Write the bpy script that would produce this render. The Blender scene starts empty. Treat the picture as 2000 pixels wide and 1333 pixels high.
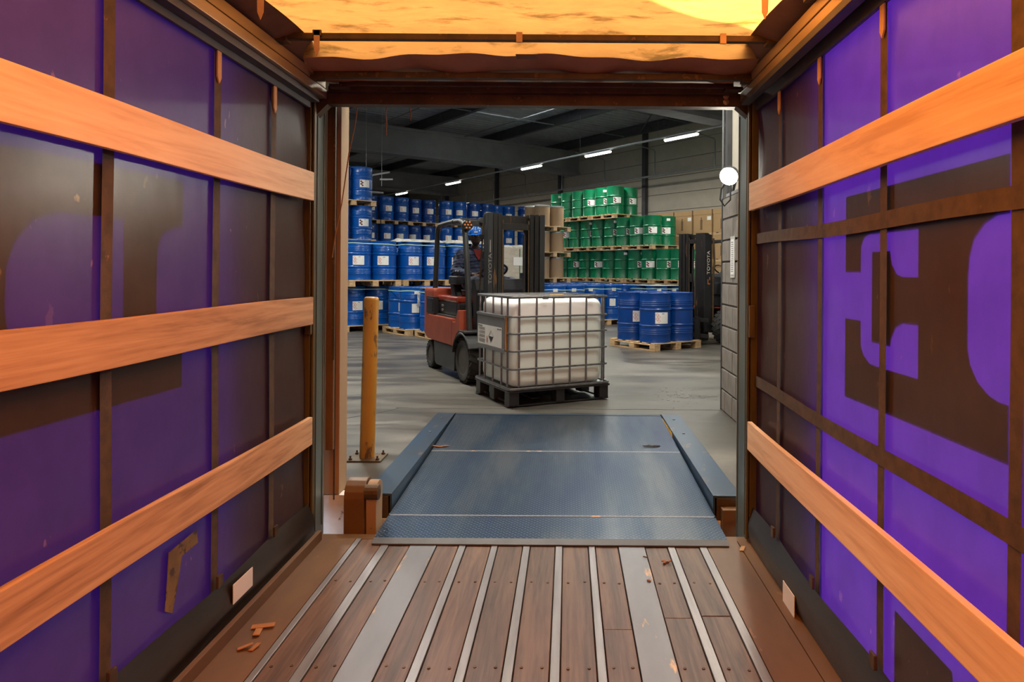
import bpy, bmesh, math, random
from math import sin, cos, tan, pi, radians, sqrt, atan2, hypot
from mathutils import Vector, Matrix, Euler
random.seed(7)
SC = bpy.context.scene
COL = SC.collection

# ------------------------------------------------------------------ camera, sky, sun, exposure
CAM_Z = 1.56            # eye height above the trailer floor (z = 0)
ZW = 0.13               # warehouse floor
cd = bpy.data.cameras.new('camera')
cd.sensor_width = 36.0
cd.lens = 24.0
cd.shift_x = -0.055
cd.shift_y = -0.070
cd.clip_start = 0.05
cd.clip_end = 200
cam = bpy.data.objects.new('camera', cd)
COL.objects.link(cam)
cam.location = (0, 0, CAM_Z)
cam.rotation_euler = (pi / 2, radians(-0.4), 0)
SC.camera = cam

wd = bpy.data.worlds.new('sky')
SC.world = wd
wd.use_nodes = True
bg = wd.node_tree.nodes['Background']
bg.inputs[0].default_value = (0.74, 0.85, 1.0, 1)
bg.inputs[1].default_value = 3.7

sd = bpy.data.lights.new('sun', 'SUN')
sd.energy = 24.0
sd.angle = radians(0.8)
sd.color = (1.0, 0.94, 0.84)
sun = bpy.data.objects.new('sun', sd)
COL.objects.link(sun)
sun.location = (8, 6, 12)
SUN_DIR = Vector((0.635, 0.43, 0.643)).normalized()
sun.rotation_euler = SUN_DIR.to_track_quat('Z', 'Y').to_euler()

vs = SC.view_settings
vs.view_transform = 'Standard'
vs.look = 'None'
vs.exposure = 0.0
vs.gamma = 1.0
vs.use_curve_mapping = False

# ------------------------------------------------------------------ mesh helpers
class MB:
    """collects boxes, tubes, lathes and prisms into one mesh"""
    def __init__(s):
        s.v, s.f = [], []
    def add(s, vs_, fs):
        b = len(s.v)
        s.v += [tuple(p) for p in vs_]
        s.f += [tuple(b + i for i in f) for f in fs]
        return s
    def hexa(s, p):
        return s.add(p, [(0, 3, 2, 1), (4, 5, 6, 7), (0, 1, 5, 4), (1, 2, 6, 5), (2, 3, 7, 6), (3, 0, 4, 7)])
    def box(s, x0, x1, y0, y1, z0, z1):
        return s.hexa([(x0, y0, z0), (x1, y0, z0), (x1, y1, z0), (x0, y1, z0), (x0, y0, z1), (x1, y0, z1), (x1, y1, z1), (x0, y1, z1)])
    def cbox(s, c, d, rot=None):
        m = rot.to_matrix() if isinstance(rot, Euler) else (rot or Matrix.Identity(3))
        h = Vector(d) / 2
        pts = [Vector(c) + m @ Vector((a * h.x, b * h.y, e * h.z)) for e in (-1, 1) for a, b in ((-1, -1), (1, -1), (1, 1), (-1, 1))]
        return s.hexa(pts)
    def bar(s, p, q, w, h, up=(0, 0, 1)):
        p, q = Vector(p), Vector(q)
        d = (q - p).normalized()
        side = d.cross(Vector(up))
        if side.length < 1e-4:
            side = d.cross(Vector((1, 0, 0)))
        side.normalize()
        u = side.cross(d).normalized()
        a, b = side * w / 2, u * h / 2
        return s.hexa([p - a - b, p + a - b, q + a - b, q - a - b, p - a + b, p + a + b, q + a + b, q - a + b])
    def tube(s, path, r, n=8, caps=True, closed=False):
        P = [Vector(p) for p in path]
        R = r if isinstance(r, (list, tuple)) else [r] * len(P)
        rings = []
        up = None
        m = len(P)
        for i, p in enumerate(P):
            if closed:
                d = P[(i + 1) % m] - P[i - 1]
            else:
                d = P[min(i + 1, m - 1)] - P[max(i - 1, 0)]
            d.normalize()
            if up is None:
                up = Vector((0, 0, 1)) if abs(d.z) < .9 else Vector((1, 0, 0))
            a = d.cross(up)
            if a.length < 1e-5:
                a = d.cross(Vector((0.3, 0.5, 0.8)))
            a.normalize()
            b = a.cross(d).normalized()
            up = b
            rings.append([p + (a * cos(2 * pi * k / n) + b * sin(2 * pi * k / n)) * R[i] for k in range(n)])
        vs_ = [q for rg in rings for q in rg]
        fs = []
        for i in range(m if closed else m - 1):
            j = (i + 1) % m
            for k in range(n):
                k2 = (k + 1) % n
                fs.append((i * n + k, i * n + k2, j * n + k2, j * n + k))
        if caps and not closed:
            fs.append(tuple(range(n))[::-1])
            fs.append(tuple((m - 1) * n + k for k in range(n)))
        return s.add(vs_, fs)
    def lathe(s, prof, n=24, c=(0, 0, 0), axis='z', capa=True, capb=True):
        """prof: list of (radius, height along axis)"""
        vs_ = []
        for r, h in prof:
            for k in range(n):
                a = 2 * pi * k / n
                x, y = r * cos(a), r * sin(a)
                if axis == 'z':
                    q = (x, y, h)
                elif axis == 'x':
                    q = (h, x, y)
                else:
                    q = (y, h, x)
                vs_.append((q[0] + c[0], q[1] + c[1], q[2] + c[2]))
        fs = []
        for i in range(len(prof) - 1):
            for k in range(n):
                k2 = (k + 1) % n
                fs.append((i * n + k, i * n + k2, (i + 1) * n + k2, (i + 1) * n + k))
        if capa and prof[0][0] > 0:
            fs.append(tuple(range(n))[::-1])
        if capb and prof[-1][0] > 0:
            fs.append(tuple((len(prof) - 1) * n + k for k in range(n)))
        return s.add(vs_, fs)
    def prism(s, poly, a0, a1, axis='x'):
        """poly of 2-D points, extruded along axis: x:(y,z)  y:(x,z)  z:(x,y)"""
        def P(p, a):
            return {'x': (a, p[0], p[1]), 'y': (p[0], a, p[1]), 'z': (p[0], p[1], a)}[axis]
        n = len(poly)
        vs_ = [P(p, a0) for p in poly] + [P(p, a1) for p in poly]
        fs = [tuple(range(n))[::-1], tuple(range(n, 2 * n))]
        fs += [(i, (i + 1) % n, n + (i + 1) % n, n + i) for i in range(n)]
        return s.add(vs_, fs)
    def grid(s, fn, nu, nv):
        vs_ = [fn(i / nu, j / nv) for j in range(nv + 1) for i in range(nu + 1)]
        w = nu + 1
        return s.add(vs_, [(j * w + i, j * w + i + 1, (j + 1) * w + i + 1, (j + 1) * w + i) for j in range(nv) for i in range(nu)])
    def mesh(s, name, bevel=0, seg=2, smooth=None, weld=False):
        me = bpy.data.meshes.new(name)
        me.from_pydata(s.v, [], s.f)
        bm = bmesh.new()
        bm.from_mesh(me)
        if weld:
            bmesh.ops.remove_doubles(bm, verts=bm.verts, dist=1e-5)
        bmesh.ops.recalc_face_normals(bm, faces=bm.faces)
        if bevel:
            bmesh.ops.bevel(bm, geom=bm.edges, offset=bevel, segments=seg, profile=.7, affect='EDGES', clamp_overlap=True)
        bm.to_mesh(me)
        bm.free()
        if smooth:
            for p in me.polygons:
                p.use_smooth = True
            me.set_sharp_from_angle(angle=radians(smooth))
        return me
    def build(s, name, mat, parent=None, bevel=0, seg=2, smooth=None, loc=None, rot=None, weld=False):
        return put(name, s.mesh(name, bevel, seg, smooth, weld), mat, parent, loc, rot)

def put(name, me, mat, parent=None, loc=None, rot=None):
    if mat is not None and not me.materials:
        me.materials.append(mat)
    o = bpy.data.objects.new(name, me)
    COL.objects.link(o)
    if parent is not None:
        o.parent = parent
    if loc is not None:
        o.location = loc
    if rot is not None:
        o.rotation_euler = rot
    return o

def tag(o, label=None, cat=None, group=None, kind=None):
    if label: o['label'] = label
    if cat: o['category'] = cat
    if group: o['group'] = group
    if kind: o['kind'] = kind
    return o

def thing(name, label, cat, loc=(0, 0, 0), rotz=0, group=None):
    o = bpy.data.objects.new(name, None)
    o.empty_display_size = .1
    COL.objects.link(o)
    o.location = loc
    o.rotation_euler = (0, 0, rotz)
    return tag(o, label, cat, group)

def struct(o, label=None):
    return tag(o, label, None, None, 'structure')

def copy_tree(o, parent=None):
    c = o.copy()
    COL.objects.link(c)
    c.parent = parent
    for ch in list(o.children):
        copy_tree(ch, c)
    return c

def text_mesh(body, size, extrude=.001):
    cu = bpy.data.curves.new('lettering', 'FONT')
    cu.body = body
    cu.size = size
    cu.extrude = extrude
    cu.align_x = 'CENTER'
    cu.align_y = 'CENTER'
    o = bpy.data.objects.new('lettering_tmp', cu)
    COL.objects.link(o)
    dg = bpy.context.evaluated_depsgraph_get()
    me = bpy.data.meshes.new_from_object(o.evaluated_get(dg))
    bpy.data.objects.remove(o)
    return me

# ------------------------------------------------------------------ material helpers
class NT:
    def __init__(s, name):
        s.m = bpy.data.materials.new(name)
        s.m.use_nodes = True
        s.t = s.m.node_tree
        s.p = s.t.nodes['Principled BSDF']
        s.out = s.t.nodes['Material Output']
        s.tc = s.t.nodes.new('ShaderNodeTexCoord')
    def n(s, typ, **kw):
        nd = s.t.nodes.new('ShaderNode' + typ)
        for k, v in kw.items():
            setattr(nd, k, v)
        return nd
    def l(s, a, b):
        if hasattr(a, 'outputs'):
            a = a.outputs[0]
        s.t.links.new(a, b)
    def val(s, sock, x):
        if hasattr(x, 'outputs') or isinstance(x, bpy.types.NodeSocket):
            s.l(x, sock)
        else:
            sock.default_value = x
    def math(s, op, a, b=0.0, c=None, clamp=False):
        nd = s.n('Math', operation=op, use_clamp=clamp)
        s.val(nd.inputs[0], a)
        s.val(nd.inputs[1], b)
        if c is not None:
            s.val(nd.inputs[2], c)
        return nd.outputs[0]
    def coords(s, kind='Object', scale=(1, 1, 1), rot=(0, 0, 0)):
        mp = s.n('Mapping')
        s.l(s.tc.outputs[kind], mp.inputs[0])
        mp.inputs['Scale'].default_value = scale
        mp.inputs['Rotation'].default_value = rot
        return mp.outputs[0]
    def noise(s, co, scale=5, detail=4, rough=.55, dist=0):
        nd = s.n('TexNoise')
        s.l(co, nd.inputs['Vector'])
        nd.inputs['Scale'].default_value = scale
        nd.inputs['Detail'].default_value = detail
        nd.inputs['Roughness'].default_value = rough
        nd.inputs['Distortion'].default_value = dist
        return nd.outputs['Fac']
    def ramp(s, fac, stops, interp='LINEAR'):
        nd = s.n('ValToRGB')
        cr = nd.color_ramp
        cr.interpolation = interp
        while len(cr.elements) < len(stops):
            cr.elements.new(.5)
        for e, (p, c) in zip(cr.elements, stops):
            e.position = p
            e.color = (*c, 1) if len(c) == 3 else c
        s.l(fac, nd.inputs[0])
        return nd.outputs[0]
    def mix(s, fac, a, b):
        nd = s.n('Mix', data_type='RGBA')
        s.val(nd.inputs[0], fac)
        for i, x in ((6, a), (7, b)):
            if isinstance(x, tuple):
                nd.inputs[i].default_value = (*x, 1) if len(x) == 3 else x
            else:
                s.l(x, nd.inputs[i])
        return nd.outputs[2]
    def bump(s, h, strength=.3, dist=.01):
        nd = s.n('Bump')
        nd.inputs['Strength'].default_value = strength
        nd.inputs['Distance'].default_value = dist
        s.l(h, nd.inputs['Height'])
        s.l(nd.outputs[0], s.p.inputs['Normal'])
        return nd
    def set(s, **kw):
        for k, v in kw.items():
            s.val(s.p.inputs[k.replace('_', ' ')], (*v, 1) if isinstance(v, tuple) and len(v) == 3 and 'Color' in k else v)
        return s

def mat(name, c1, c2=None, scale=6, rough=.6, metal=0, stretch=(1, 1, 1), bump=0, detail=4, lo=.35, hi=.7, c3=None, s3=9, t3=.62, spec=None, coat=0):
    """two-colour noise plus optional third colour in worn spots"""
    k = NT(name)
    c2 = c2 or tuple(x * .8 for x in c1)
    co = k.coords('Object', stretch)
    f = k.noise(co, scale, detail)
    col = k.ramp(f, [(lo, c1), (hi, c2)])
    if c3:
        g = k.noise(co, s3, 6, .65)
        col = k.mix(k.ramp(g, [(t3, (0, 0, 0)), (t3 + .05, (1, 1, 1))]), col, c3)
    k.l(col, k.p.inputs['Base Color'])
    k.p.inputs['Roughness'].default_value = rough
    k.p.inputs['Metallic'].default_value = metal
    if spec is not None:
        k.p.inputs['Specular IOR Level'].default_value = spec
    if coat:
        k.p.inputs['Coat Weight'].default_value = coat
    if bump:
        k.bump(f, bump, .01)
    return k.m

def wood(name, c1, c2, c3, axis=1, rough=.7, knots=True, fine=60, bump=.15):
    k = NT(name)
    st = [1, 1, 1]
    st[axis] = .06
    co = k.coords('Object', tuple(st))
    inf = k.n('ObjectInfo')
    add = k.n('VectorMath', operation='ADD')
    k.l(co, add.inputs[0])
    sc_ = k.n('VectorMath', operation='SCALE')
    cmb = k.n('CombineXYZ')
    for i in range(3):
        k.l(inf.outputs['Random'], cmb.inputs[i])
    k.l(cmb.outputs[0], sc_.inputs[0])
    sc_.inputs['Scale'].default_value = 17.0
    k.l(sc_.outputs[0], add.inputs[1])
    v = add.outputs[0]
    a = k.noise(v, 14, 4, .6, 1.2)
    b = k.noise(v, fine, 3, .6)
    f = k.math('ADD', k.math('MULTIPLY', a, .72), k.math('MULTIPLY', b, .28))
    col = k.ramp(f, [(.38, c1), (.52, c2), (.66, c3)])
    tint = k.math('MULTIPLY_ADD', inf.outputs['Random'], .3, .85)
    hsv = k.n('HueSaturation')
    k.l(col, hsv.inputs['Color'])
    k.l(tint, hsv.inputs['Value'])
    col = hsv.outputs[0]
    if knots:
        st2 = [1, 1, 1]
        st2[axis] = .35
        vo = k.n('TexVoronoi', feature='F1')
        k.l(k.coords('Object', tuple(st2)), vo.inputs['Vector'])
        vo.inputs['Scale'].default_value = 4.2
        kn = k.ramp(vo.outputs['Distance'], [(.10, (1, 1, 1)), (.17, (0, 0, 0))])
        col = k.mix(k.math('MULTIPLY', kn, .6), col, tuple(x * .45 for x in c3))
    k.l(col, k.p.inputs['Base Color'])
    k.p.inputs['Roughness'].default_value = rough
    k.bump(f, bump, .004)
    return k.m

def emit(name, col, st):
    k = NT(name)
    k.p.inputs['Base Color'].default_value = (*col, 1)
    k.p.inputs['Emission Color'].default_value = (*col, 1)
    k.p.inputs['Emission Strength'].default_value = st
    return k.m

def srgb(r, g, b):
    return tuple(((x / 255) / 12.92 if x / 255 <= .04045 else ((x / 255 + .055) / 1.055) ** 2.4) for x in (r, g, b))

def tarp_mat(name, trans, refl, wt, stain=None, rough=.45, sscale=2.2, sst=(1, 1, 1), thr=.6, spec=.4, fleck=None):
    """thin cloth: part of the light that falls on its far side comes through"""
    k = NT(name)
    co = k.coords('Object', sst)
    n1 = k.noise(co, sscale, 6, .65)
    n2 = k.noise(co, 7, 4, .6)
    tcol = k.mix(k.ramp(n2, [(.3, (0, 0, 0)), (.75, (1, 1, 1))]), trans, tuple(x * .8 for x in trans))
    rcol = k.mix(k.ramp(n2, [(.3, (0, 0, 0)), (.75, (1, 1, 1))]), refl, tuple(x * .75 for x in refl))
    if stain:
        s_ = k.ramp(n1, [(thr, (0, 0, 0)), (thr + .12, (.8, .8, .8))])
        tcol = k.mix(s_, tcol, stain)
        rcol = k.mix(s_, rcol, stain)
    if fleck:
        n3 = k.noise(k.coords('Object', (1, 1, .55)), 16, 3, .5)
        n4 = k.noise(k.coords('Object', (1, 1, 1)), 1.3, 2, .5)
        fl_ = k.math('MULTIPLY', k.ramp(n3, [(.69, (0, 0, 0)), (.72, (1, 1, 1))]), k.ramp(n4, [(.42, (0, 0, 0)), (.6, (1, 1, 1))]))
        rcol = k.mix(k.math('MULTIPLY', fl_, .7), rcol, fleck)
    k.l(rcol, k.p.inputs['Base Color'])
    k.p.inputs['Roughness'].default_value = rough
    k.p.inputs['Specular IOR Level'].default_value = spec
    tr = k.n('BsdfTranslucent')
    k.l(tcol, tr.inputs[0])
    mx = k.n('MixShader')
    mx.inputs[0].default_value = wt
    k.l(k.p.outputs[0], mx.inputs[1])
    k.l(tr.outputs[0], mx.inputs[2])
    k.l(mx.outputs[0], k.out.inputs[0])
    return k

# ------------------------------------------------------------------ materials
MT = {}
MT['pine'] = wood('pine', (.92, .67, .41), (.84, .57, .32), (.68, .42, .22), 1, .55)
MT['pine_old'] = wood('pine_old', (.62, .38, .2), (.5, .29, .145), (.3, .165, .08), 1, .75)
MT['pine_y'] = wood('pallet_wood', (.62, .43, .24), (.5, .33, .17), (.34, .21, .1), 1, .8, knots=False)
MT['plank'] = wood('floor_plank', (.155, .088, .05), (.095, .05, .028), (.04, .02, .012), 1, .5, knots=False, fine=90, bump=.3)
MT['strip'] = mat('worn_aluminium', (.27, .27, .28), (.2, .2, .21), 30, .42, .5, (1, .08, 1), .1, c3=(.35, .2, .12), s3=5, t3=.63)
MT['steel_wide'] = mat('steel_plate', (.19, .19, .205), (.155, .155, .17), 6, .45, .5, (1, .3, 1), .05, c3=(.5, .3, .16), s3=6, t3=.6)
MT['brown_paint'] = mat('brown_paint', (.15, .075, .022), (.1, .048, .015), 6, .5, 0, (1, .25, 1), .15, c3=(.33, .17, .07), s3=9, t3=.66)
MT['rust_steel'] = mat('rusty_brown_steel', (.1, .06, .025), (.05, .031, .013), 9, .5, .3, bump=.2, c3=(.17, .09, .035), s3=18, t3=.6)
MT['post'] = mat('grey_green_post_paint', (.12, .16, .15), (.085, .115, .11), 7, .35, .1, (1, 1, .2), .1, c3=(.22, .13, .06), s3=14, t3=.66)
MT['post_edge'] = mat('ochre_edge_paint', (.1, .07, .016), (.055, .038, .01), 14, .45, .1, (1, 1, .2), .2)
MT['alu'] = mat('dull_aluminium_rail', (.46, .36, .24), (.36, .28, .18), 5, .4, .5, (1, .1, 1))
MT['black_rubber'] = mat('black_rubber', (.018, .017, .016), (.01, .01, .01), 8, .7)
MT['valance'] = mat('dark_valance_cloth', (.022, .015, .01), (.012, .009, .007), 4, .36, 0, (1, .4, 1), .4, c3=(.06, .035, .016), s3=7, t3=.68)
MT['webbing'] = mat('brown_webbing', (.1, .062, .03), (.055, .034, .018), 20, .75, 0, (1, 1, 1), .2, c3=(.3, .15, .06), s3=9, t3=.68)
MT['paper'] = mat('white_paper', (.8, .79, .76), (.72, .71, .68), 4, .8)
MT['belt'] = mat('light_belt_strap', (.62, .4, .2), (.5, .3, .14), 12, .6)
k = NT('warehouse_concrete')
co = k.coords('Object', (1, 1, 1), (0, 0, radians(25)))
n1 = k.noise(k.coords('Object', (.35, 1, 1), (0, 0, radians(-18))), 1.6, 8, .62, 1.5)
n2 = k.noise(co, 9, 6, .7)
n3 = k.noise(co, .45, 4, .55, .6)
col = k.ramp(n1, [(.34, (.046, .041, .033)), (.5, (.096, .086, .071)), (.64, (.155, .142, .12))])
col = k.mix(k.ramp(n3, [(.45, (0, 0, 0)), (.66, (.6, .6, .6))]), col, (.05, .045, .04))
col = k.mix(k.ramp(n2, [(.55, (0, 0, 0)), (.75, (.55, .55, .55))]), col, (.055, .05, .044))
k.l(col, k.p.inputs['Base Color'])
k.l(k.ramp(n1, [(.3, (.32, .32, .32)), (.7, (.55, .55, .55))]), k.p.inputs['Roughness'])
k.bump(n2, .12, .01)
MT['concrete'] = k.m
MT['concrete_wall'] = mat('grey_concrete', (.3, .3, .3), (.24, .24, .24), 2, .8, bump=.08)
MT['jamb'] = mat('beige_jamb', (.36, .235, .13), (.29, .185, .1), 3, .7, 0, (1, 1, .3), c3=(.16, .1, .06), s3=4, t3=.66)
MT['white_plaster'] = mat('white_plaster', (.75, .73, .7), (.6, .58, .55), 8, .8, bump=.2, c3=(.2, .15, .1), s3=12, t3=.62)
MT['panel'] = mat('beige_wall_panel', (.56, .51, .42), (.5, .455, .375), 3, .7)
MT['dark_steel'] = mat('dark_grey_steel', (.1, .1, .105), (.07, .07, .074), 5, .55, .3)
MT['roof_deck'] = mat('corrugated_roof', (.36, .39, .43), (.28, .3, .33), 3, .5, .1)
MT['girder'] = mat('concrete_girder', (.3, .305, .31), (.24, .245, .25), 2, .8, bump=.05)
MT['block'] = mat('concrete_block', (.24, .208, .178), (.18, .157, .135), 7, .85, bump=.25, c3=(.22, .18, .15), s3=11, t3=.64)
MT['mortar'] = mat('dark_mortar', (.07, .065, .06), (.05, .045, .04), 12, .9)
MT['asphalt'] = mat('asphalt', (.11, .11, .11), (.08, .08, .08), 40, .9)
MT['facade'] = mat('grey_facade', (.3, .3, .31), (.25, .25, .26), 3, .7)
MT['pipe'] = mat('grey_pipe', (.26, .27, .27), (.2, .2, .2), 6, .45, .4)
MT['pale_pipe'] = mat('pale_trunking', (.55, .57, .57), (.45, .47, .47), 6, .45, .2)  # pale grey of the trunking, light housings and hanging bracket
MT['blue'] = mat('blue_drum_paint', (.001, .078, .36), (.001, .064, .31), 3, .3, 0, coat=.1)
MT['blue_dark'] = mat('dark_blue_drum_paint', (.001, .046, .24), (.001, .038, .2), 3, .3, 0, coat=.1)
MT['green'] = mat('green_drum_paint', (.001, .15, .06), (.001, .12, .048), 3, .32, 0, coat=.1)
MT['bung'] = mat('grey_bung', (.4, .4, .4), (.3, .3, .3), 8, .5, .5)
MT['fibre'] = mat('brown_fibre_drum', (.34, .23, .13), (.29, .19, .105), 5, .75, 0, (1, 1, .3))
MT['fibre_rim'] = mat('zinc_rim', (.4, .43, .42), (.3, .32, .32), 9, .4, .7)
MT['card'] = mat('brown_cardboard', (.42, .27, .13), (.36, .23, .11), 3, .85)
MT['card_print'] = mat('brown_print', (.16, .1, .05), None, 3, .85)
MT['tape'] = mat('worn_tape', (.24, .15, .05), (.12, .075, .028), 14, .5, c3=(.05, .03, .02), s3=22, t3=.56)
MT['film'] = mat('stretch_film', (.72, .72, .68), (.52, .5, .44), 5, .22, 0, (1, 1, 2.5), .4)
MT['film_y'] = mat('yellowish_film', (.5, .45, .3), (.36, .31, .2), 9, .25, 0, (1, 1, 3), .5)
MT['strap_pp'] = mat('pale_green_strap', (.5, .72, .6), (.42, .62, .52), 8, .5)
MT['strap_gr'] = mat('green_strap', (.02, .2, .08), None, 8, .5)
MT['bollard'] = mat('yellow_bollard_paint', (.42, .2, .016), (.32, .15, .013), 5, .45, 0, (1, 1, .35), .1, c3=(.1, .05, .018), s3=9, t3=.56)
MT['pit_blue'] = mat('blue_steel_paint', (.03, .065, .115), (.038, .056, .08), 4, .36, .25, (1, .4, 1), c3=(.16, .12, .09), s3=6, t3=.63)
MT['pit_dark'] = mat('dark_pit', (.03, .035, .045), (.02, .022, .03), 5, .6)
MT['fl_orange'] = mat('orange_truck_paint', (.33, .06, .026), (.25, .044, .02), 4, .45, 0, bump=.04, c3=(.12, .04, .025), s3=7, t3=.67)
MT['fl_red'] = mat('red_hood_paint', (.3, .045, .024), (.24, .035, .02), 4, .2, 0, coat=.4)
MT['fl_black'] = mat('black_truck_plastic', (.022, .022, .024), (.014, .014, .015), 5, .32)
MT['fl_grey'] = mat('dark_grey_truck_paint', (.032, .031, .03), (.02, .02, .02), 6, .45, .1, c3=(.08, .068, .056), s3=16, t3=.68)
MT['mast'] = mat('greasy_mast_steel', (.011, .009, .008), (.006, .005, .0045), 10, .4, .1, (1, 1, .15), c3=(.12, .055, .02), s3=12, t3=.62)
MT['mast_plate'] = mat('mast_side_plate', (.02, .021, .023), (.014, .015, .016), 6, .45, .1)
MT['tyre'] = mat('dusty_tyre', (.032, .03, .027), (.02, .019, .018), 8, .85, bump=.2)
MT['rim'] = mat('dusty_rim', (.09, .08, .068), (.06, .052, .045), 12, .6, .3)
MT['letter'] = mat('pale_lettering', (.2, .19, .175), None, 4, .5)
MT['letter_w'] = mat('warm_lettering', (.75, .68, .56), None, 4, .45)
MT['zinc'] = mat('galvanised_tube', (.3, .3, .31), (.2, .2, .21), 20, .3, .85)
MT['ibc_black'] = mat('black_pallet_plastic', (.02, .02, .022), (.014, .014, .015), 6, .4)
MT['plate_grey'] = mat('grey_sign_plate', (.2, .205, .21), (.17, .175, .18), 4, .5, .1)
MT['amber'] = mat('amber_glint_paint', (.75, .26, .03), None, 4, .4)
MT['yellow_cap'] = mat('yellow_cap', (.75, .42, .04), None, 4, .4)
MT['skin'] = mat('brown_skin', (.085, .042, .026), (.068, .033, .02), 20, .5)
MT['hair'] = mat('black_hair', (.016, .010, .008), None, 20, .8)
MT['overall'] = mat('navy_overall', (.028, .036, .075), (.02, .026, .056), 12, .85, bump=.4)
MT['trouser'] = mat('faded_navy_cloth', (.06, .066, .105), (.042, .047, .08), 12, .85, bump=.4)
MT['red_cloth'] = mat('red_shirt', (.22, .012, .012), None, 12, .85)
MT['helmet'] = mat('blue_helmet', (.01, .13, .52), (.01, .115, .46), 3, .22, coat=.5)
MT['glass'] = mat('clear_lens', (.55, .6, .62), None, 3, .08)
MT['eye'] = mat('eye_white', (.6, .58, .54), None, 3, .3)
MT['leather'] = mat('dark_boot', (.02, .018, .016), None, 9, .6)
MT['leaf'] = mat('dry_leaf', (.3, .11, .03), (.2, .07, .02), 30, .8)
MT['leaf2'] = mat('dark_leaf', (.07, .04, .025), None, 30, .8)
MT['chip'] = mat('wood_chip', (.4, .2, .08), (.3, .14, .05), 20, .8)
MT['cable'] = mat('orange_string', (.3, .14, .045), None, 20, .8)
MT['tube_light'] = emit('tube_light', (1.0, .98, .86), 9.0)
MT['lamp_face'] = emit('dock_lamp_face', (1.0, .92, .75), 60.0)
MT['amber_led'] = mat('amber_led', (.55, .18, .04), None, 4, .3)
MT['redmark'] = mat('red_tail_strip', (.5, .06, .02), None, 4, .4)
# ================================================================== the trailer (the room the camera stands in)
XL, XR, YR, YF = -1.50, 1.085, 3.93, -8.0      # curtains, rear end, front end
roof_k = tarp_mat('orange_roof_tarp', (.97, .325, .06), (.5, .27, .12), .8, stain=(.22, .08, .012), sscale=3.0, sst=(1, 2.4, 1), thr=.53)
roof_k.bump(roof_k.noise(roof_k.coords('Object', (1, 2, 1)), 4, 5), .5, .03)
MT['roof_tarp'] = roof_k.m
cur_k = tarp_mat('blue_curtain_tarp', (.024, .005, .10), (.14, .092, .066), .5, rough=.3, sscale=1.4, spec=.6, fleck=(.55, .35, .2))
cur_k.bump(cur_k.noise(cur_k.coords('Object', (1, 1, .5)), 2.2, 4), .25, .03)
MT['curtain'] = cur_k.m
MT['print'] = mat('dark_vinyl_print', (.02, .02, .022), None, 5, .6)
MT['flap'] = mat('shaded_flap_cloth', (.42, .22, .12), (.32, .16, .085), 5, .7, 0, (1, 1, 1), .6)
MT['side_cloth'] = mat('brown_side_cloth', (.2, .11, .06), (.12, .065, .035), 4, .8, 0, (1, 1, 1), .5)

# --- floor
fl = MB().box(XL - .02, XR + .02, YF, YR + .07, -.16, -.032).build('floor', MT['rust_steel'])
struct(fl, 'brown trailer floor of dark planks between worn metal strips')
strips = [(-1.208, -1.18), (-1.043, -1.0), (-.603, -.566), (-.421, -.387), (-.242, -.205), (-.06, -.023), (.125, .159), (.569, .608), (.748, .788)]
for a, b in strips:
    MB().box(a, b, YF, YR, -.03, .002).build('metal_strip', MT['strip'], fl, bevel=.0015, seg=1)
for a, b in ((-.878, -.731), (.293, .438)):
    MB().box(a, b, YF, YR, -.03, .0015).build('steel_plate', MT['steel_wide'], fl, bevel=.001, seg=1)
planks = [(-1.18, -1.043, []), (-1.0, -.878, []), (-.731, -.603, []), (-.566, -.421, []), (-.387, -.242, []), (-.205, -.06, []), (-.023, .125, []), (.159, .293, [2.96]), (.438, .569, [3.06]), (.608, .748, [3.08])]
g = .005
for a, b, cuts in planks:
    ys = [YF] + cuts + [YR]
    for y0, y1 in zip(ys[:-1], ys[1:]):
        dz = random.uniform(-.002, .001)
        MB().box(a + g, b - g, y0 + .002, y1 - .002, -.03, dz).build('plank', MT['plank'], fl, bevel=.002, seg=1)
mb = MB()
for a, b, _ in planks:
    for y in (3.40, 2.67, 1.94):
        for t in (.22, .78):
            mb.lathe([(.0065, -.003), (.0065, .0022), (.003, .0015)], 8, (a + (b - a) * t, y + random.uniform(-.008, .008), 0))
tag(mb.build('screw_heads', MT['rust_steel'], fl), kind='stuff')
MB().box(XL + .0, -1.212, YF, YR, -.03, .0).build('side_plate', MT['brown_paint'], fl)
MB().box(-1.425, -1.40, YF, YR - .02, .0, .055).build('side_kerb', MT['brown_paint'], fl, bevel=.003)
MB().box(.792, .98, YF, YR, -.03, .001).build('side_plate', MT['brown_paint'], fl)
MB().box(.983, XR, YF, YR, -.03, .004).build('side_plate', MT['brown_paint'], fl)
MB().box(XL, XR, YR, YR + .07, -.25, .0).build('end_sill', MT['brown_paint'], fl, bevel=.004)

# --- curtains
def curtain(name, x, sgn, label):
    def fn(a, b):
        y = YF + a * (YR - YF)
        z = .12 + b * 2.42
        w = 0.0
        edge = max(0, y - 3.45) / .5
        w += .012 * edge * sin(z * 9 + y * 5) * (1 if z > 1.7 else .35)
        return (x + w, y, z)
    o = MB().grid(fn, 150, 40).build(name, MT['curtain'], smooth=60)
    return struct(o, label)
wl = curtain('wall_left', XL, 1.0, 'left blue trailer curtain with dark rounded print and webbing')
wr = curtain('wall_right', XR, -1.0, 'right purple-blue trailer curtain with dark block letter print')

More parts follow.
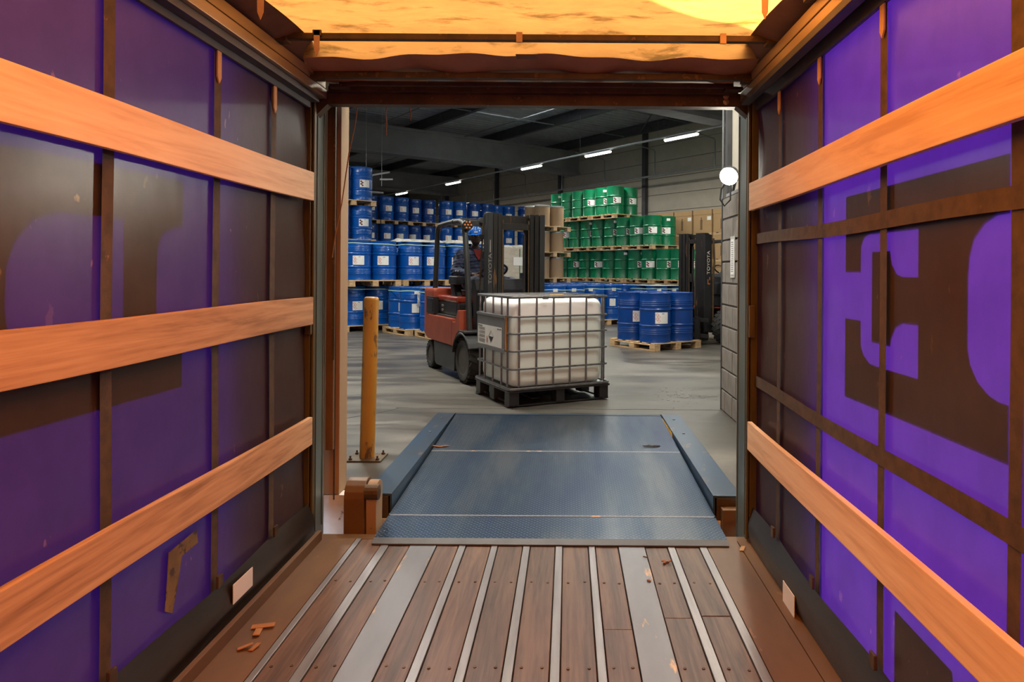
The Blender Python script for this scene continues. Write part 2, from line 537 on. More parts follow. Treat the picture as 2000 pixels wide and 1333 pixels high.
def rounded(poly, outside):
    cu = bpy.data.curves.new('print_outline', 'CURVE')
    cu.dimensions = '2D'
    cu.fill_mode = 'BOTH'
    cu.extrude = .001
    for pts in poly:
        sp = cu.splines.new('POLY')
        sp.points.add(len(pts) - 1)
        for q, (a, b) in zip(sp.points, pts):
            q.co = (a, b, 0, 1)
        sp.use_cyclic_u = True
    o = bpy.data.objects.new('print_tmp', cu)
    COL.objects.link(o)
    me = bpy.data.meshes.new_from_object(o.evaluated_get(bpy.context.evaluated_depsgraph_get()))
    bpy.data.objects.remove(o)
    for v in me.vertices:
        v.co = (outside + v.co.z, v.co.x, v.co.y)
    return me

logo_r = [(2.672, 1.853), (1.680, 1.856), (1.680, 1.711), (1.731, 1.709), (1.784, 1.690), (1.829, 1.652), (1.849, 1.604), (1.855, 1.549), (1.855, 1.354), (1.843, 1.314), (1.808, 1.271), (1.758, 1.244), (1.716, 1.235), (1.680, 1.235), (1.680, 1.09), (2.672, 1.075), (2.672, 1.379), (2.533, 1.379), (2.529, 1.285), (2.506, 1.255), (2.455, 1.230), (2.361, 1.228), (2.116, 1.230), (2.116, 1.398), (2.216, 1.396), (2.262, 1.378), (2.292, 1.340), (2.300, 1.312), (2.440, 1.312), (2.440, 1.632), (2.305, 1.632), (2.292, 1.587), (2.256, 1.553), (2.215, 1.545), (2.118, 1.545), (2.118, 1.697), (2.465, 1.698), (2.507, 1.687), (2.533, 1.656), (2.535, 1.561), (2.672, 1.561)]
logo_r2 = [(1.55, 1.855), (1.2, 1.855), (1.2, 1.08), (1.55, 1.08)]
put('printed_letter', rounded([logo_r], XR + .004), MT['print'], wr)
put('printed_letter', rounded([logo_r2], XR + .004), MT['print'], wr)
put('repair_patch', rounded([[(2.255, .445), (1.918, .44), (1.86, .10), (2.255, .09)]], XR + .004), MT['print'], wr)
lo = [(1.5, 1.87), (1.908, 1.885), (2.177, 1.89), (2.653, 1.891), (2.653, 1.722), (2.587, 1.708), (2.522, 1.685), (2.494, 1.637), (2.486, 1.562), (2.486, 1.29), (2.652, 1.284), (2.652, 1.095), (2.209, 1.1), (1.5, 1.11)]
lh = [(2.30, 1.722), (2.005, 1.720), (1.909, 1.692), (1.848, 1.628), (1.82, 1.558), (1.816, 1.449), (1.829, 1.363), (1.87, 1.325), (2.30, 1.331)]
put('printed_letter', rounded([lo, lh], XL - .004), MT['print'], wl)
put('worn_tape_patch', rounded([[(2.552, .49), (2.743, .503), (2.755, .447), (2.64, .44), (2.61, .332), (2.578, .25), (2.529, .281), (2.545, .4)]], XL + .013), MT['tape'], wl)

for y in (1.55, 2.2, 2.88, 3.43):
    MB().grid(lambda a, b, y=y: (XL + .014, y - .028 + .056 * a + .004 * sin(b * 9), .1 + 2.44 * b), 2, 30).build('webbing_strap', MT['webbing'], wl)
    if y > 2.5:
        MB().prism([(y - .016, 2.52), (y + .016, 2.52), (y + .016, 2.36), (y, 2.335), (y - .016, 2.36)], XL + .018, XL + .024).build('strap_end', MT['belt'], wl)
for y in (1.63, 2.325, 2.91, 3.465):
    MB().grid(lambda a, b, y=y: (XR - .014, y - .025 + .05 * a + .004 * sin(b * 8), .1 + 2.44 * b), 2, 30).build('webbing_strap', MT['webbing'], wr)
    if y > 2.2:
        MB().prism([(y - .016, 2.52), (y + .016, 2.52), (y + .016, 2.38), (y, 2.355), (y - .016, 2.38)], XR - .024, XR - .018).build('strap_end', MT['belt'], wr)
for z, h in ((1.735, .058), (.93, .062)):
    MB().grid(lambda a, b, z=z, h=h: (XR - .019, YF + a * (YR - YF), z - h / 2 + h * b + .006 * sin(a * 40)), 60, 1).build('webbing_band', MT['webbing'], wr)
# buckles and valances along the floor
for w_, x, s_, yy in ((wl, XL, 1, (2.2, 2.88, 3.43)), (wr, XR, -1, (2.325, 2.91, 3.465))):
    MB().grid(lambda a, b, x=x, s_=s_: (x + s_ * (.024 + .03 * sin(b * pi) + .01 * sin(a * 60 + b * 3) * b), YF + a * (YR - YF), -.03 + .24 * b), 120, 8).build('bottom_valance', MT['valance'], w_, smooth=60)
    for y in yy:
        MB().cbox((x + s_ * .038, y, .235), (.012, .04, .05)).build('buckle', MT['rust_steel'], w_, bevel=.003)
MB().prism([(2.95, .10), (3.13, .10), (3.13, .185), (2.95, .185)], XL + .060, XL + .063).build('paper_sticker', MT['paper'], wl)
MB().prism([(3.06, .0), (3.22, .0), (3.22, .10), (3.06, .10)], XR - .063, XR - .060).build('paper_sticker', MT['paper'], wr)

# --- front wall of the trailer behind the camera
struct(MB().box(XL - .02, XR + .02, YF - .05, YF, -.1, 2.8).build('wall_front', MT['pine_old']), 'plywood front wall of trailer')

# --- side boards (removable slats)
def board(label, x, z0, z1, m, group, tilt=0.0):
    me = MB()
    def fn(i):
        y = .5 + 3.34 * i / 12
        return y, .003 * sin(i * .8 + z0 * 5)
    vs_, fs = [], []
    for i in range(13):
        y, w = fn(i)
        dz = tilt * (y - 2.2)
        for (dx, zz) in ((-.0125, z0), (.0125, z0), (.0125, z1), (-.0125, z1)):
            vs_.append((dx, y - 2.2, zz + dz + w - (z0 + z1) / 2))
    for i in range(12):
        for k in range(4):
            fs.append((i * 4 + k, i * 4 + (k + 1) % 4, (i + 1) * 4 + (k + 1) % 4, (i + 1) * 4 + k))
    fs += [(3, 2, 1, 0), (48, 49, 50, 51)]
    me.add(vs_, fs)
    o = me.build('side_board', m, bevel=.004, seg=2)
    o.location = (x, 2.2, (z0 + z1) / 2)
    return tag(o, label, 'board', group)
board('pale new pine side board, highest on the left curtain', XL + .055, 1.925, 2.085, MT['pine'], 'side boards of the trailer', .006)
board('rough orange-brown side board, middle of three on the left curtain', XL + .055, 1.24, 1.395, MT['pine_old'], 'side boards of the trailer')
board('weathered side board low on the left curtain above the valance', XL + .055, .575, .73, MT['pine_old'], 'side boards of the trailer', -.006)
board('pale pine side board with dark knot, upper one on the right curtain', XR - .06, 1.905, 2.06, MT['pine'], 'side boards of the trailer', -.006)
board('knotty pine side board, lower one on the right curtain', XR - .06, .555, .712, MT['pine'], 'side boards of the trailer')

# --- rear portal
def post(name, x0, x1, y1, s_, label):
    o = MB().box(x0, x1, YR, y1, -.16, 2.6).build(name, MT['post'], bevel=.006)
    struct(o, label)
    xi = x1 if s_ > 0 else x0            # face towards the opening
    xo = x0 if s_ > 0 else x1
    def bx(a, b, *r):
        return MB().box(min(a, b), max(a, b), *r)
    bx(xo, xi - s_ * .004, YR - .035, YR, .0, 2.55).build('post_flange', MT['post_edge'], o, bevel=.003)
    for yy in (YR + .05, y1 - .04):
        bx(xi, xi + s_ * .006, yy, yy + .012, .02, 2.5).build('post_rib', MT['post'], o, bevel=.002)
    bx(xi, xi + s_ * .012, YR - .02, YR + .012, .02, 2.52).build('edge_strip', MT['post_edge'], o, bevel=.003)
    bx(xi - s_ * .02, xi + s_ * .01, YR - .06, YR - .035, 1.18, 1.36).build('slat_holder', MT['post_edge'], o, bevel=.002)
    return o
pl = post('trim_1', -1.512, -1.47, YR + .20, 1, 'grey-green steel corner post on the left of the trailer opening')
pr = post('trim_2', 1.04, 1.082, YR + .27, -1, 'grey-green steel corner post on the right of the trailer opening')
hd = MB().box(-1.468, 1.038, YR + .02, YR + .10, 2.508, 2.585).build('trim_3', MT['rust_steel'], bevel=.004)
struct(hd, 'rusty brown header beam over the trailer opening')
MB().box(-1.38, .965, YR - .03, YR + .02, 2.57, 2.60).build('header_lip', MT['rust_steel'], hd, bevel=.003)
for x in (-.32, -.27, -.22, -.18):
    MB().lathe([(.009, 0), (.009, -.008), (.004, -.01)], 8, (x, YR + .02, 2.55), 'y').build('bolt', MT['rust_steel'], hd)
for z in (2.535, 2.567):
    MB().lathe([(.017, 0), (.017, -.008), (.006, -.012)], 12, (.905, YR + .02, z), 'y').build('large_bolt', MT['alu'], hd)
MB().prism([(-1.468, 2.508), (-1.468, 2.44), (-1.40, 2.508)], YR + .02, YR + .09, 'y').build('corner_gusset', MT['rust_steel'], hd)
MB().prism([(1.038, 2.508), (1.038, 2.45), (.97, 2.508)], YR + .02, YR + .09, 'y').build('corner_gusset', MT['rust_steel'], hd)

# --- curtain rails under the roof
for i, (x, s_) in enumerate(((XL + .07, 1), (XR - .07, -1))):
    o = MB().box(x - .03, x + .03, YF, YR + .01, 2.535, 2.585).build('trim_%d' % (4 + i), MT['alu'], bevel=.004)
    struct(o, 'pale metal curtain rail under the ' + ('left' if s_ > 0 else 'right') + ' roof edge')
    MB().box(x - .03, x + .026, YF, YR, 2.592, 2.645).build('upper_rail', MT['alu'], o, bevel=.004)
    MB().box(x - .04, x + .008, YF, YR - .05, 2.50, 2.533).build('roller_track', MT['dark_steel'], o, bevel=.003)
    MB().box(x - s_ * .05 - .008, x - s_ * .05 + .008, YF, YR - .05, 2.47, 2.55).build('roller_channel', MT['dark_steel'], o)
    MB().box(x - s_ * .06 - .02, x - s_ * .06 + .02, YF, YR, 2.55, 2.72).build('rail_cover', MT['dark_steel'], o)
    # brown cloth between rail and roof
    MB().grid(lambda a, b, x=x, s_=s_: (x + s_ * (-.03 + .15 * b + .018 * sin(a * 55) * b), YF + a * (YR - YF - .02), 2.65 + .055 * b + .02 * sin(a * 37 + 2 * b) * (1 - b)), 120, 5).build('side_cloth', MT['side_cloth'], o, smooth=60)

# --- roof tarp and bows
def roofz(x, y):
    t = max(0, min(1, (y - 3.3) / .55))
    base = 2.715 - .085 * t
    xx = (x + .2) / 1.2
    bowphase = (y - 3.3) / .56 * 2 * pi
    return base + .012 * (1 - xx * xx) + .008 * cos(bowphase) + .006 * sin(x * 9 + y * 4) + .006 * sin(x * 17 - y * 6) * (1 if y > 3.4 else .4)
rf = MB().grid(lambda a, b: (XL + .08 + a * (XR - XL - .16), YF + b * (YR + .02 - YF), roofz(XL + .08 + a * (XR - XL - .16), YF + b * (YR + .02 - YF))), 60, 170).build('ceiling', MT['roof_tarp'], smooth=60)
struct(rf, 'glowing orange translucent trailer roof tarp with mildew stains')
def bow(y, z, xa, xb, w=.035, h=.03):
    o = MB().box(xa, xb, y - w / 2, y + w / 2, z - h / 2, z + h / 2).build('roof_bow', MT['rust_steel'], rf, bevel=.004)
    for x in (xa, xb):
        MB().box(x - .05, x + .05, y - .03, y + .03, z - .028, z - .008).build('bow_bracket', MT['rust_steel'], o, bevel=.003)
    return o
def hang(y, x, z0, z1, parent, w=.03):
    MB().prism([(x - w / 2, z0), (x + w / 2, z0), (x + w / 2 - .003, z1 + .03), (x, z1), (x - w / 2 + .003, z1 + .03)], y - .026, y - .022, 'y').build('hanging_strap', MT['belt'], parent)
    MB().cbox((x, y - .02, z0 - .012), (w + .012, .012, .03)).build('strap_buckle', MT['rust_steel'], parent, bevel=.003)
ys_b = [3.30 - .56 * i for i in range(0, 20)]
for i, y in enumerate(ys_b):
    o = bow(y, 2.676, XL + .09, XR - .09)
    if i == 0:
        hang(y, -1.215, 2.70, 2.575, o)
        for x in (-.243, .735):
            MB().cbox((x, y - .025, 2.672), (.03, .012, .05)).build('strap_loop', MT['belt'], o, bevel=.003)
    if i == 1:
        hang(y, -1.232, 2.70, 2.545, o)
        hang(y, .775, 2.70, 2.56, o)
o = bow(3.72, 2.61, XL + .11, XR - .10, .04, .032)
bow(3.86, 2.602, XL + .20, XR - .16, .03, .026)
# opaque cloth fold added below the roof end; its brown sharpens the shade edge
MB().grid(lambda a, b: (XL + .10 + a * (XR - XL - .20), 3.56 + .05 * sin(a * 9 + 1) * (1 - b) * .6 + (.37) * b, roofz(XL + .1 + a * (XR - XL - .2), 3.56 + .37 * b) - .006 - .018 * sin(b * pi) * (1 + .6 * sin(a * 23))), 60, 8).build('rear_shade_flap', MT['flap'], rf, smooth=60)
MB().cbox((-.22, 3.50, 2.650), (.11, .07, .004)).build('sewn_patch', MT['side_cloth'], rf)

# --- strings hanging from the header
for x0, z0, x1, z1, y0, lab in ((-1.255, 2.56, -1.405, 1.62, 4.06, 'long orange string tied slantwise beside the left post'),
                                (-1.095, 2.55, -1.09, 2.35, 4.07, 'short orange string end hanging from header near left post'),
                                (-.95, 2.55, -.945, 2.44, 4.07, 'shortest frayed string hanging from the header beam')):
    pts = [(x0 + (x1 - x0) * t / 6 + .004 * sin(t * 2.1), y0, z0 + (z1 - z0) * t / 6) for t in range(7)]
    tag(MB().tube(pts, .0035, 6).build('string', MT['cable']), lab, 'string')

# --- bits lying on the floor
def scrap(label, name, x, y, m, n, size, cat, z=0.002):
    mb = MB()
    for i in range(n):
        a = random.uniform(0, pi)
        L, w = size * random.uniform(.6, 1), size * .28
        cx, cy = x + random.uniform(-.4, .4) * size, y + random.uniform(-.4, .4) * size
        mb.cbox((cx, cy, z + .004 + .004 * i), (L, w, .005), Euler((random.uniform(-.2, .2), random.uniform(-.2, .2), a)))
    o = mb.build(name, m, bevel=.0015, seg=1)
    return tag(o, label, cat)
scrap('dry orange leaf scrap lying on a plank beside the wide steel strip', 'leaf', .535, 3.64, MT['leaf'], 3, .045, 'leaf')
scrap('small dark wood bit on the wide steel strip near the ramp lip', 'wood_chip', .42, 3.70, MT['leaf2'], 1, .03, 'chip')
scrap('brown chip at the edge of the wide steel strip', 'wood_chip', .42, 3.42, MT['leaf'], 2, .022, 'chip')
scrap('long orange splinter lying beside the left kerb', 'wood_chip', -1.33, 2.92, MT['chip'], 2, .10, 'chip')
scrap('pale splinters lying on the left side plate', 'wood_chip', -1.28, 2.82, MT['chip'], 2, .08, 'chip')
scrap('flat paper scrap on the right side plate beside the post', 'paper_scrap', .955, 3.80, MT['card'], 1, .09, 'scrap', .004)
# ================================================================== dock: facade, leveller, shelter, bollard
def wseg(mb, p, q, z0, z1, t=.15):
    p, q = Vector((*p, 0)), Vector((*q, 0))
    n = Vector((-(q - p).y, (q - p).x, 0)).normalized() * t
    mb.hexa([(*p.xy, z0), (*q.xy, z0), (*(q + n).xy, z0), (*(p + n).xy, z0), (*p.xy, z1), (*q.xy, z1), (*(q + n).xy, z1), (*(p + n).xy, z1)])
HROOF = 7.3
PX_L = -1.287
gr = MB().box(-40, 40, -40, 4.25, -1.45, -1.25).build('floor_yard', MT['asphalt'])
struct(gr, 'grey asphalt yard under the trailer')
mb = MB()
wseg(mb, (-14, 4.3), (-1.80, 4.3), -1.25, HROOF)
wseg(mb, (1.2, 4.3), (2.2, 4.3), -1.25, HROOF)
wseg(mb, (-1.80, 4.3), (1.2, 4.3), 2.85, HROOF)
o = mb.build('wall_dock', MT['facade'])
struct(o, 'dock wall around the loading door')
mb = MB()
wseg(mb, (-1.80, 4.3), (1.2, 4.3), -1.25, -.02, .1)
mb.box(-1.80, PX_L, 4.3, 4.4, -.02, ZW - .003)
struct(mb.build('wall_pit', MT['white_plaster']), 'pale plaster dock face below the door')
o = MB().box(-1.80, -1.435, 4.3, 4.45, ZW, 2.85).build('trim_6', MT['jamb'], bevel=.006)
struct(o, 'beige door jamb on the left of the loading door')
MB().box(-1.47, -1.462, 4.294, 4.3, .1, 2.8).build('jamb_groove', MT['dark_steel'], o)
o = MB().box(-1.47, -1.425, 4.15, 4.18, .45, 2.62).build('trim_7', MT['brown_paint'], bevel=.004)
struct(o, 'brown sealing strip between left post and door jamb')
MB().box(-1.43, -1.415, 4.135, 4.15, 1.0, 2.6).build('seal_lip', MT['rust_steel'], o)

# dock shelter round the trailer end
sh = MB().box(-1.70, -1.66, 3.02, 4.3, .05, 2.80).build('trim_8', MT['black_rubber'])
struct(sh, 'black dock shelter flap outside the left curtain')
sh = MB().box(1.22, 1.26, 3.02, 4.3, .05, 2.80).build('trim_9', MT['black_rubber'])
struct(sh, 'black dock shelter flap outside the right curtain')
sh = MB().box(-1.70, 1.26, 3.58, 4.3, 2.80, 2.86).build('trim_10', MT['black_rubber'])
struct(sh, 'black dock shelter top over the trailer roof end')

# --- warehouse floor with the leveller pit left open
mb = MB()
PX0, PX1, PY0, PY1 = -1.287, 1.107, 4.3, 6.745
mb.box(-16, PX0, PY0 + .101, PY1, -.2, ZW).box(PX1, 2.2, PY0, PY1, -.2, ZW).box(-45, 24, PY1, 62, -.2, ZW)
fw = mb.build('floor_warehouse', MT['concrete'])
struct(fw, 'stained grey concrete warehouse floor')
def crack(pts, w):
    vs_, fs = [], []
    for i, (x, y) in enumerate(pts):
        vs_ += [(x, y - w * random.uniform(.6, 1.3) / 2, ZW + .0012), (x, y + w * random.uniform(.6, 1.3) / 2, ZW + .0012)]
    for i in range(len(pts) - 1):
        fs.append((2 * i, 2 * i + 2, 2 * i + 3, 2 * i + 1))
    return MB().add(vs_, fs)
def jig(p, q, n, amp):
    return [(p[0] + (q[0] - p[0]) * i / n + random.uniform(-amp, amp), p[1] + (q[1] - p[1]) * i / n + random.uniform(-amp, amp)) for i in range(n + 1)]
crack(jig((-1.75, 6.98), (1.58, 6.98), 30, .008), .03).build('floor_joint', MT['mortar'], fw)
vs_p = jig((-1.72, 6.95), (-3.3, 4.9), 14, .02)
crack(vs_p, .045).build('floor_crack', MT['mortar'], fw)
pit = MB().box(PX0, PX1, PY0, PY1, -.55, -.5)
pit.box(PX0 - .02, PX0, PY0, PY1, -.5, ZW - .012).box(PX1, PX1 + .02, PY0, PY1, -.5, ZW - .012).box(PX0, PX1, PY1 - .02, PY1, -.5, ZW - .012)
struct(pit.build('trim_11', MT['pit_dark']), 'dark lining of the leveller pit')

# --- dock leveller
k = NT('blue_tread_plate')
co = k.coords('Object', (1, 1, 1))
sx = k.n('SeparateXYZ')
k.l(co, sx.inputs[0])
pitch = .034
def lug(ox, oy, sg):
    a = k.math('SUBTRACT', k.math('FRACT', k.math('ADD', k.math('DIVIDE', sx.outputs[0], pitch), ox)), .5)
    b = k.math('SUBTRACT', k.math('FRACT', k.math('ADD', k.math('DIVIDE', sx.outputs[1], pitch), oy)), .5)
    p = k.math('MULTIPLY', k.math('ADD', a, k.math('MULTIPLY', b, sg)), .7071)
    q = k.math('MULTIPLY', k.math('SUBTRACT', a, k.math('MULTIPLY', b, sg)), .7071)
    d = k.math('ADD', k.math('POWER', k.math('DIVIDE', p, .34), 2.0), k.math('POWER', k.math('DIVIDE', q, .12), 2.0))
    return k.math('SUBTRACT', 1.0, d, clamp=True)
h = k.math('MAXIMUM', lug(0, 0, 1), lug(.5, .5, -1))
wear = k.noise(k.coords('Object', (1, .16, 1)), 2.2, 6, .6)
base = k.ramp(wear, [(.38, (.002, .02, .065)), (.5, (.009, .03, .062)), (.62, (.06, .076, .096))])
col = k.mix(k.math('MULTIPLY', h, .6), base, (.17, .2, .25))
k.l(col, k.p.inputs['Base Color'])
k.set(Metallic=.7)
k.l(k.ramp(wear, [(.35, (.44, .44, .44)), (.65, (.34, .34, .34))]), k.p.inputs['Roughness'])
k.bump(h, .4, .003)
MT['tread'] = k.m
lv = thing('dock_leveller', 'blue tread plate dock leveller bridging trailer and warehouse floor', 'dock leveller', (-.09, 4.2, 0))
def dz(y):
    return .04 + (ZW - .003 - .04) * (y - 4.2) / (6.69 - 4.2)
def slab(x0, x1, y0, z0, y1, z1, t):
    return MB().hexa([(x0, y0, z0 - t), (x1, y0, z0 - t), (x1, y1, z1 - t), (x0, y1, z1 - t), (x0, y0, z0), (x1, y0, z0), (x1, y1, z1), (x0, y1, z1)])
hw = 1.005
ym = 5.52
slab(-hw, hw, .003, dz(4.203), ym - 4.2 - .002, dz(ym), .03).build('deck_plate', MT['tread'], lv)
slab(-hw, hw, ym - 4.2 + .002, dz(ym), 2.49, dz(6.69), .03).build('deck_plate', MT['tread'], lv)
slab(-hw, hw, ym - 4.212, dz(ym) + .0005, ym - 4.188, dz(ym) + .0015, .003).build('weld_seam', MT['steel_wide'], lv)
slab(-hw + .01, hw - .01, -.01, dz(4.2) + .002, .006, dz(4.2) + .003, .008).build('hinge_line', MT['steel_wide'], lv)
MB().hexa([(-hw - .0, -.315, .006), (hw, -.315, .006), (hw, -.012, dz(4.2) - .02), (-hw, -.012, dz(4.2) - .02), (-hw, -.315, .026), (hw, -.315, .026), (hw, -.012, dz(4.2)), (-hw, -.012, dz(4.2))]).build('lip_plate', MT['tread'], lv)
MB().hexa([(-hw, -.362, .003), (hw, -.362, .003), (hw, -.315, .006), (-hw, -.315, .006), (-hw, -.362, .010), (hw, -.362, .010), (hw, -.315, .026), (-hw, -.315, .026)]).build('lip_edge', MT['dark_steel'], lv)
slab(-hw, hw, 2.495, ZW, 2.54, ZW, .05).build('rear_frame', MT['pit_blue'], lv)
for s_ in (-1, 1):
    xa = s_ * (hw + .012)
    xb = s_ * (hw + .19)
    fr = MB().box(min(xa, xb), max(xa, xb), .12, 2.54, ZW - .012, ZW + .004).build('side_frame', MT['pit_blue'], lv, bevel=.003)
    MB().box(min(xa, xa + s_ * .012), max(xa, xa + s_ * .012), .12, 2.5, -.3, ZW - .012).build('frame_web', MT['pit_blue'], lv)
    for y in (2.3, 1.75):
        MB().lathe([(.012, 0), (.012, .006), (.006, .008)], 10, (s_ * (hw + .1), y, ZW + .004)).build('anchor_bolt', MT['zinc'], fr)
    MB().box(min(xa + s_ * .02, xb), max(xa + s_ * .02, xb), .11, .125, -.3, ZW - .012).build('frame_end', MT['rust_steel'], lv)
for i in range(9):
    MB().hexa([(hw + .006, 2.4 - i * .07, ZW - .075), (hw + .0115, 2.4 - i * .07, ZW - .075), (hw + .0115, 2.365 - i * .07, ZW - .075), (hw + .006, 2.365 - i * .07, ZW - .075), (hw + .006, 2.43 - i * .07, ZW - .014), (hw + .0115, 2.43 - i * .07, ZW - .014), (hw + .0115, 2.395 - i * .07, ZW - .014), (hw + .006, 2.395 - i * .07, ZW - .014)]).build('warning_stripe', MT['yellow_cap'], lv)
# leaves on the plate
def leafbit(label, x, y, m):
    z = dz(y) + .004
    mb = MB()
    for i in range(3):
        a = random.uniform(-.6, .6)
        mb.cbox((x + (i - 1) * .045, y + random.uniform(-.015, .015), z + .004), (.06, .018, .006), Euler((.1, .1, a)))
    tag(mb.build('leaf', m, bevel=.002, seg=1), label, 'leaf')
leafbit('brown leaf caught at the left edge of the blue plate', -1.05, 5.62, MT['leaf'])
leafbit('dark curled leaf lying on the right of the blue plate', .70, 5.68, MT['leaf2'])

# --- dock bumper beside the leveller
bu = thing('dock_bumper', 'rusty brown steel dock bumper with rounded top', 'bumper', (-1.255, 4.17, -.25))
arc = [(.10 * cos(a), .43 + .10 * sin(a)) for a in [pi * i / 8 for i in range(9)]]
MB().prism([(.10, .0)] + arc + [(-.10, .0)], -.075, .045, 'x').build('bumper_body', MT['brown_paint'], bu, bevel=.006)
MB().prism([(.06, .0)] + [(.075 * cos(a), .46 + .055 * sin(a)) for a in [pi * i / 8 for i in range(9)]] + [(-.06, .0)], .05, .11, 'x').build('guide_plate', MT['jamb'], bu, bevel=.004)
MB().lathe([(.045, .045), (.045, .125), (.02, .13)], 14, (0, -.06, .46), 'x').build('roller', MT['rust_steel'], bu)
MB().lathe([(.008, 0), (.008, -.006)], 8, (.08, -.062, .25), 'y').build('bolt_hole', MT['black_rubber'], bu)
br = thing('dock_bracket', 'small rusty angle bracket under the right ramp frame end', 'bracket', (1.02, 4.24, -.2))
MB().box(-.05, .10, .0, .07, .0, .27).build('angle_plate', MT['brown_paint'], br, bevel=.005)
MB().lathe([(.02, -.03), (.02, .0)], 10, (.06, .0, .19), 'y').build('bolt', MT['rust_steel'], br)

# --- bollard
bo = thing('bollard', 'yellow steel bollard with scuffed paint on a bolted base plate', 'bollard', (-1.50, 5.12, ZW))
o = MB().lathe([(.055, .012), (.055, 1.19), (.052, 1.205), (.042, 1.213)], 28).build('post', MT['bollard'], bo, smooth=40)
o.rotation_euler = (0, radians(1.2), 0)
MB().box(-.13, .13, -.11, .11, 0, .012).build('base_plate', MT['rust_steel'], bo, bevel=.002)
for x in (-.1, .1):
    for y in (-.08, .08):
        MB().lathe([(.014, .012), (.014, .024), (.007, .024), (.007, .042)], 8, (x, y, 0)).build('anchor_bolt', MT['rust_steel'], bo)

# --- block wall on the right inside the door
bw = MB().box(1.592, 1.80, 4.45, 7.03, ZW, 2.30).build('wall_block', MT['mortar'])
struct(bw, 'low wall of grey concrete blocks right of the loading door')
ch, bl = .2165, .30
meb = MB().box(0, .02, .008, bl - .008, .009, ch - .009).mesh('block', bevel=.004, seg=1)
meb.materials.append(MT['block'])
meh = MB().box(0, .02, .008, bl / 2 - .008, .009, ch - .009).mesh('half_block', bevel=.004, seg=1)
meh.materials.append(MT['block'])
meq = MB().box(0, .2, .006, .2, .006, ch - .006).mesh('end_block', bevel=.004, seg=1)
for r in range(10):
    y = 7.03 - .01
    first = True
    while y > 4.6:
        half = first and r % 2 == 0
        L = bl / 2 if half else bl
        o = put('half_block' if half else 'block', meh if half else meb, None, bw)
        o.location = (1.582 + random.uniform(-.002, .002), y - L, ZW + r * ch)
        y -= L
        first = False
o = MB().box(1.575, 1.60, 7.02, 7.04, ZW, 2.30).build('corner_angle', MT['dark_steel'], bw)
o = MB().box(1.59, 1.80, 4.45, 6.9, 2.30, 2.33).build('coping', MT['concrete_wall'], bw)
struct(MB().box(1.66, 1.80, 4.45, 6.95, 2.33, HROOF).build('wall_upper', MT['panel']), 'pale panel wall above the block wall')
struct(MB().box(1.612, 1.70, 6.95, 7.05, 2.30, HROOF).build('trim_12', MT['dark_steel']), 'dark steel column above the block wall end')
struct(MB().tube([(1.60, 7.08, 2.3), (1.60, 7.08, 6.9)], .012, 8).build('trim_13', MT['pipe']), 'thin grey pipe beside the dark column')
ps = thing('wall_notice', 'narrow white paper notice with lines in a plastic sleeve on the blocks', 'notice', (1.58, 6.56, 1.49))
MB().box(-.004, -.001, -.085, .085, .0, .40).build('sleeve', MT['film'], ps)
MB().box(-.007, -.0045, -.062, .062, .03, .37).build('sheet', MT['paper'], ps)
for i in range(15):
    MB().box(-.0085, -.0075, -.04, .03 + random.uniform(-.01, .02), .34 - i * .02, .345 - i * .02).build('printed_line', MT['dark_steel'], ps)

# --- dock lamp on its arm
dl = thing('dock_lamp', 'round glowing dock lamp on an arm above the block wall', 'lamp', (1.50, 6.35, 2.33))
aim = (Vector((-.25, 3.2, .9)) - Vector((1.475, 6.3, 2.42)))
q = aim.to_track_quat('-Z', 'Y')
hdp = Vector((-.025, -.05, .10))
me = MB().lathe([(.03, .14), (.06, .12), (.088, .04), (.092, .0), (.084, -.005)], 24, capb=False).mesh('lamp_shell', smooth=40)
o = put('lamp_shell', me, MT['dark_steel'], dl, hdp)
o.rotation_euler = q.to_euler()
me = MB().lathe([(.0, -.035), (.045, -.028), (.07, -.014), (.084, .0)], 24, capa=False).mesh('lamp_face', smooth=60)
o = put('lamp_face', me, MT['lamp_face'], dl, hdp)
o.rotation_euler = q.to_euler()
MB().tube([(.02, .06, .14), (.10, .2, .10), (.12, .4, .0), (.12, .4, -.02)], .014, 8).build('lamp_arm', MT['dark_steel'], dl)
MB().tube([(.02, .08, .12), (-.06, .1, .0), (-.07, .1, -.10), (-.03, .1, -.16), (.03, .12, -.10), (.05, .2, .02)], .008, 8).build('lamp_cable', MT['black_rubber'], dl)
ld = bpy.data.lights.new('dock_lamp_light', 'SPOT')
ld.energy = 100
ld.color = (1.0, .9, .74)
ld.spot_size = radians(130)
ld.spot_blend = .6
ld.shadow_soft_size = .07
lo_ = bpy.data.objects.new('dock_lamp_light', ld)
COL.objects.link(lo_)
lo_.parent = dl
lo_.location = hdp + aim.normalized() * .07
lo_.rotation_euler = q.to_euler()

# --- pale flakes scattered on the floor by the block wall
mb = MB()
rr = random.Random(5)
for i in range(60):
    x, y, s_ = rr.gauss(1.30, .16), rr.gauss(7.75, .22), rr.uniform(.006, .022)
    mb.cbox((x, y, ZW + .003), (s_ * 1.6, s_, .003), Euler((0, 0, rr.uniform(0, 3))))
tag(mb.build('plaster_flakes', MT['concrete_wall']), 'pale flakes scattered on the floor beside the block wall', 'flakes', kind='stuff')
# ================================================================== warehouse hall (its grid is turned 37.5 degrees to the trailer)
WA = radians(37.5)
VX, VY = cos(WA), sin(WA)
def W(v, u, z=0.0):
    return (-VY * u + VX * v, VX * u + VY * v, ZW + z)
def wput(o, v, u, z=0.0, rz=0.0):
    o.location = W(v, u, z)
    o.rotation_euler = (0, 0, WA + rz)
    return o
VWALL, UFAR, VNEAR = 18.2, 42.0, -8.6
ZG0, ZG1, ZD = 5.47, 6.47, 6.82           # girder bottom, girder top, roof deck (above the hall floor)

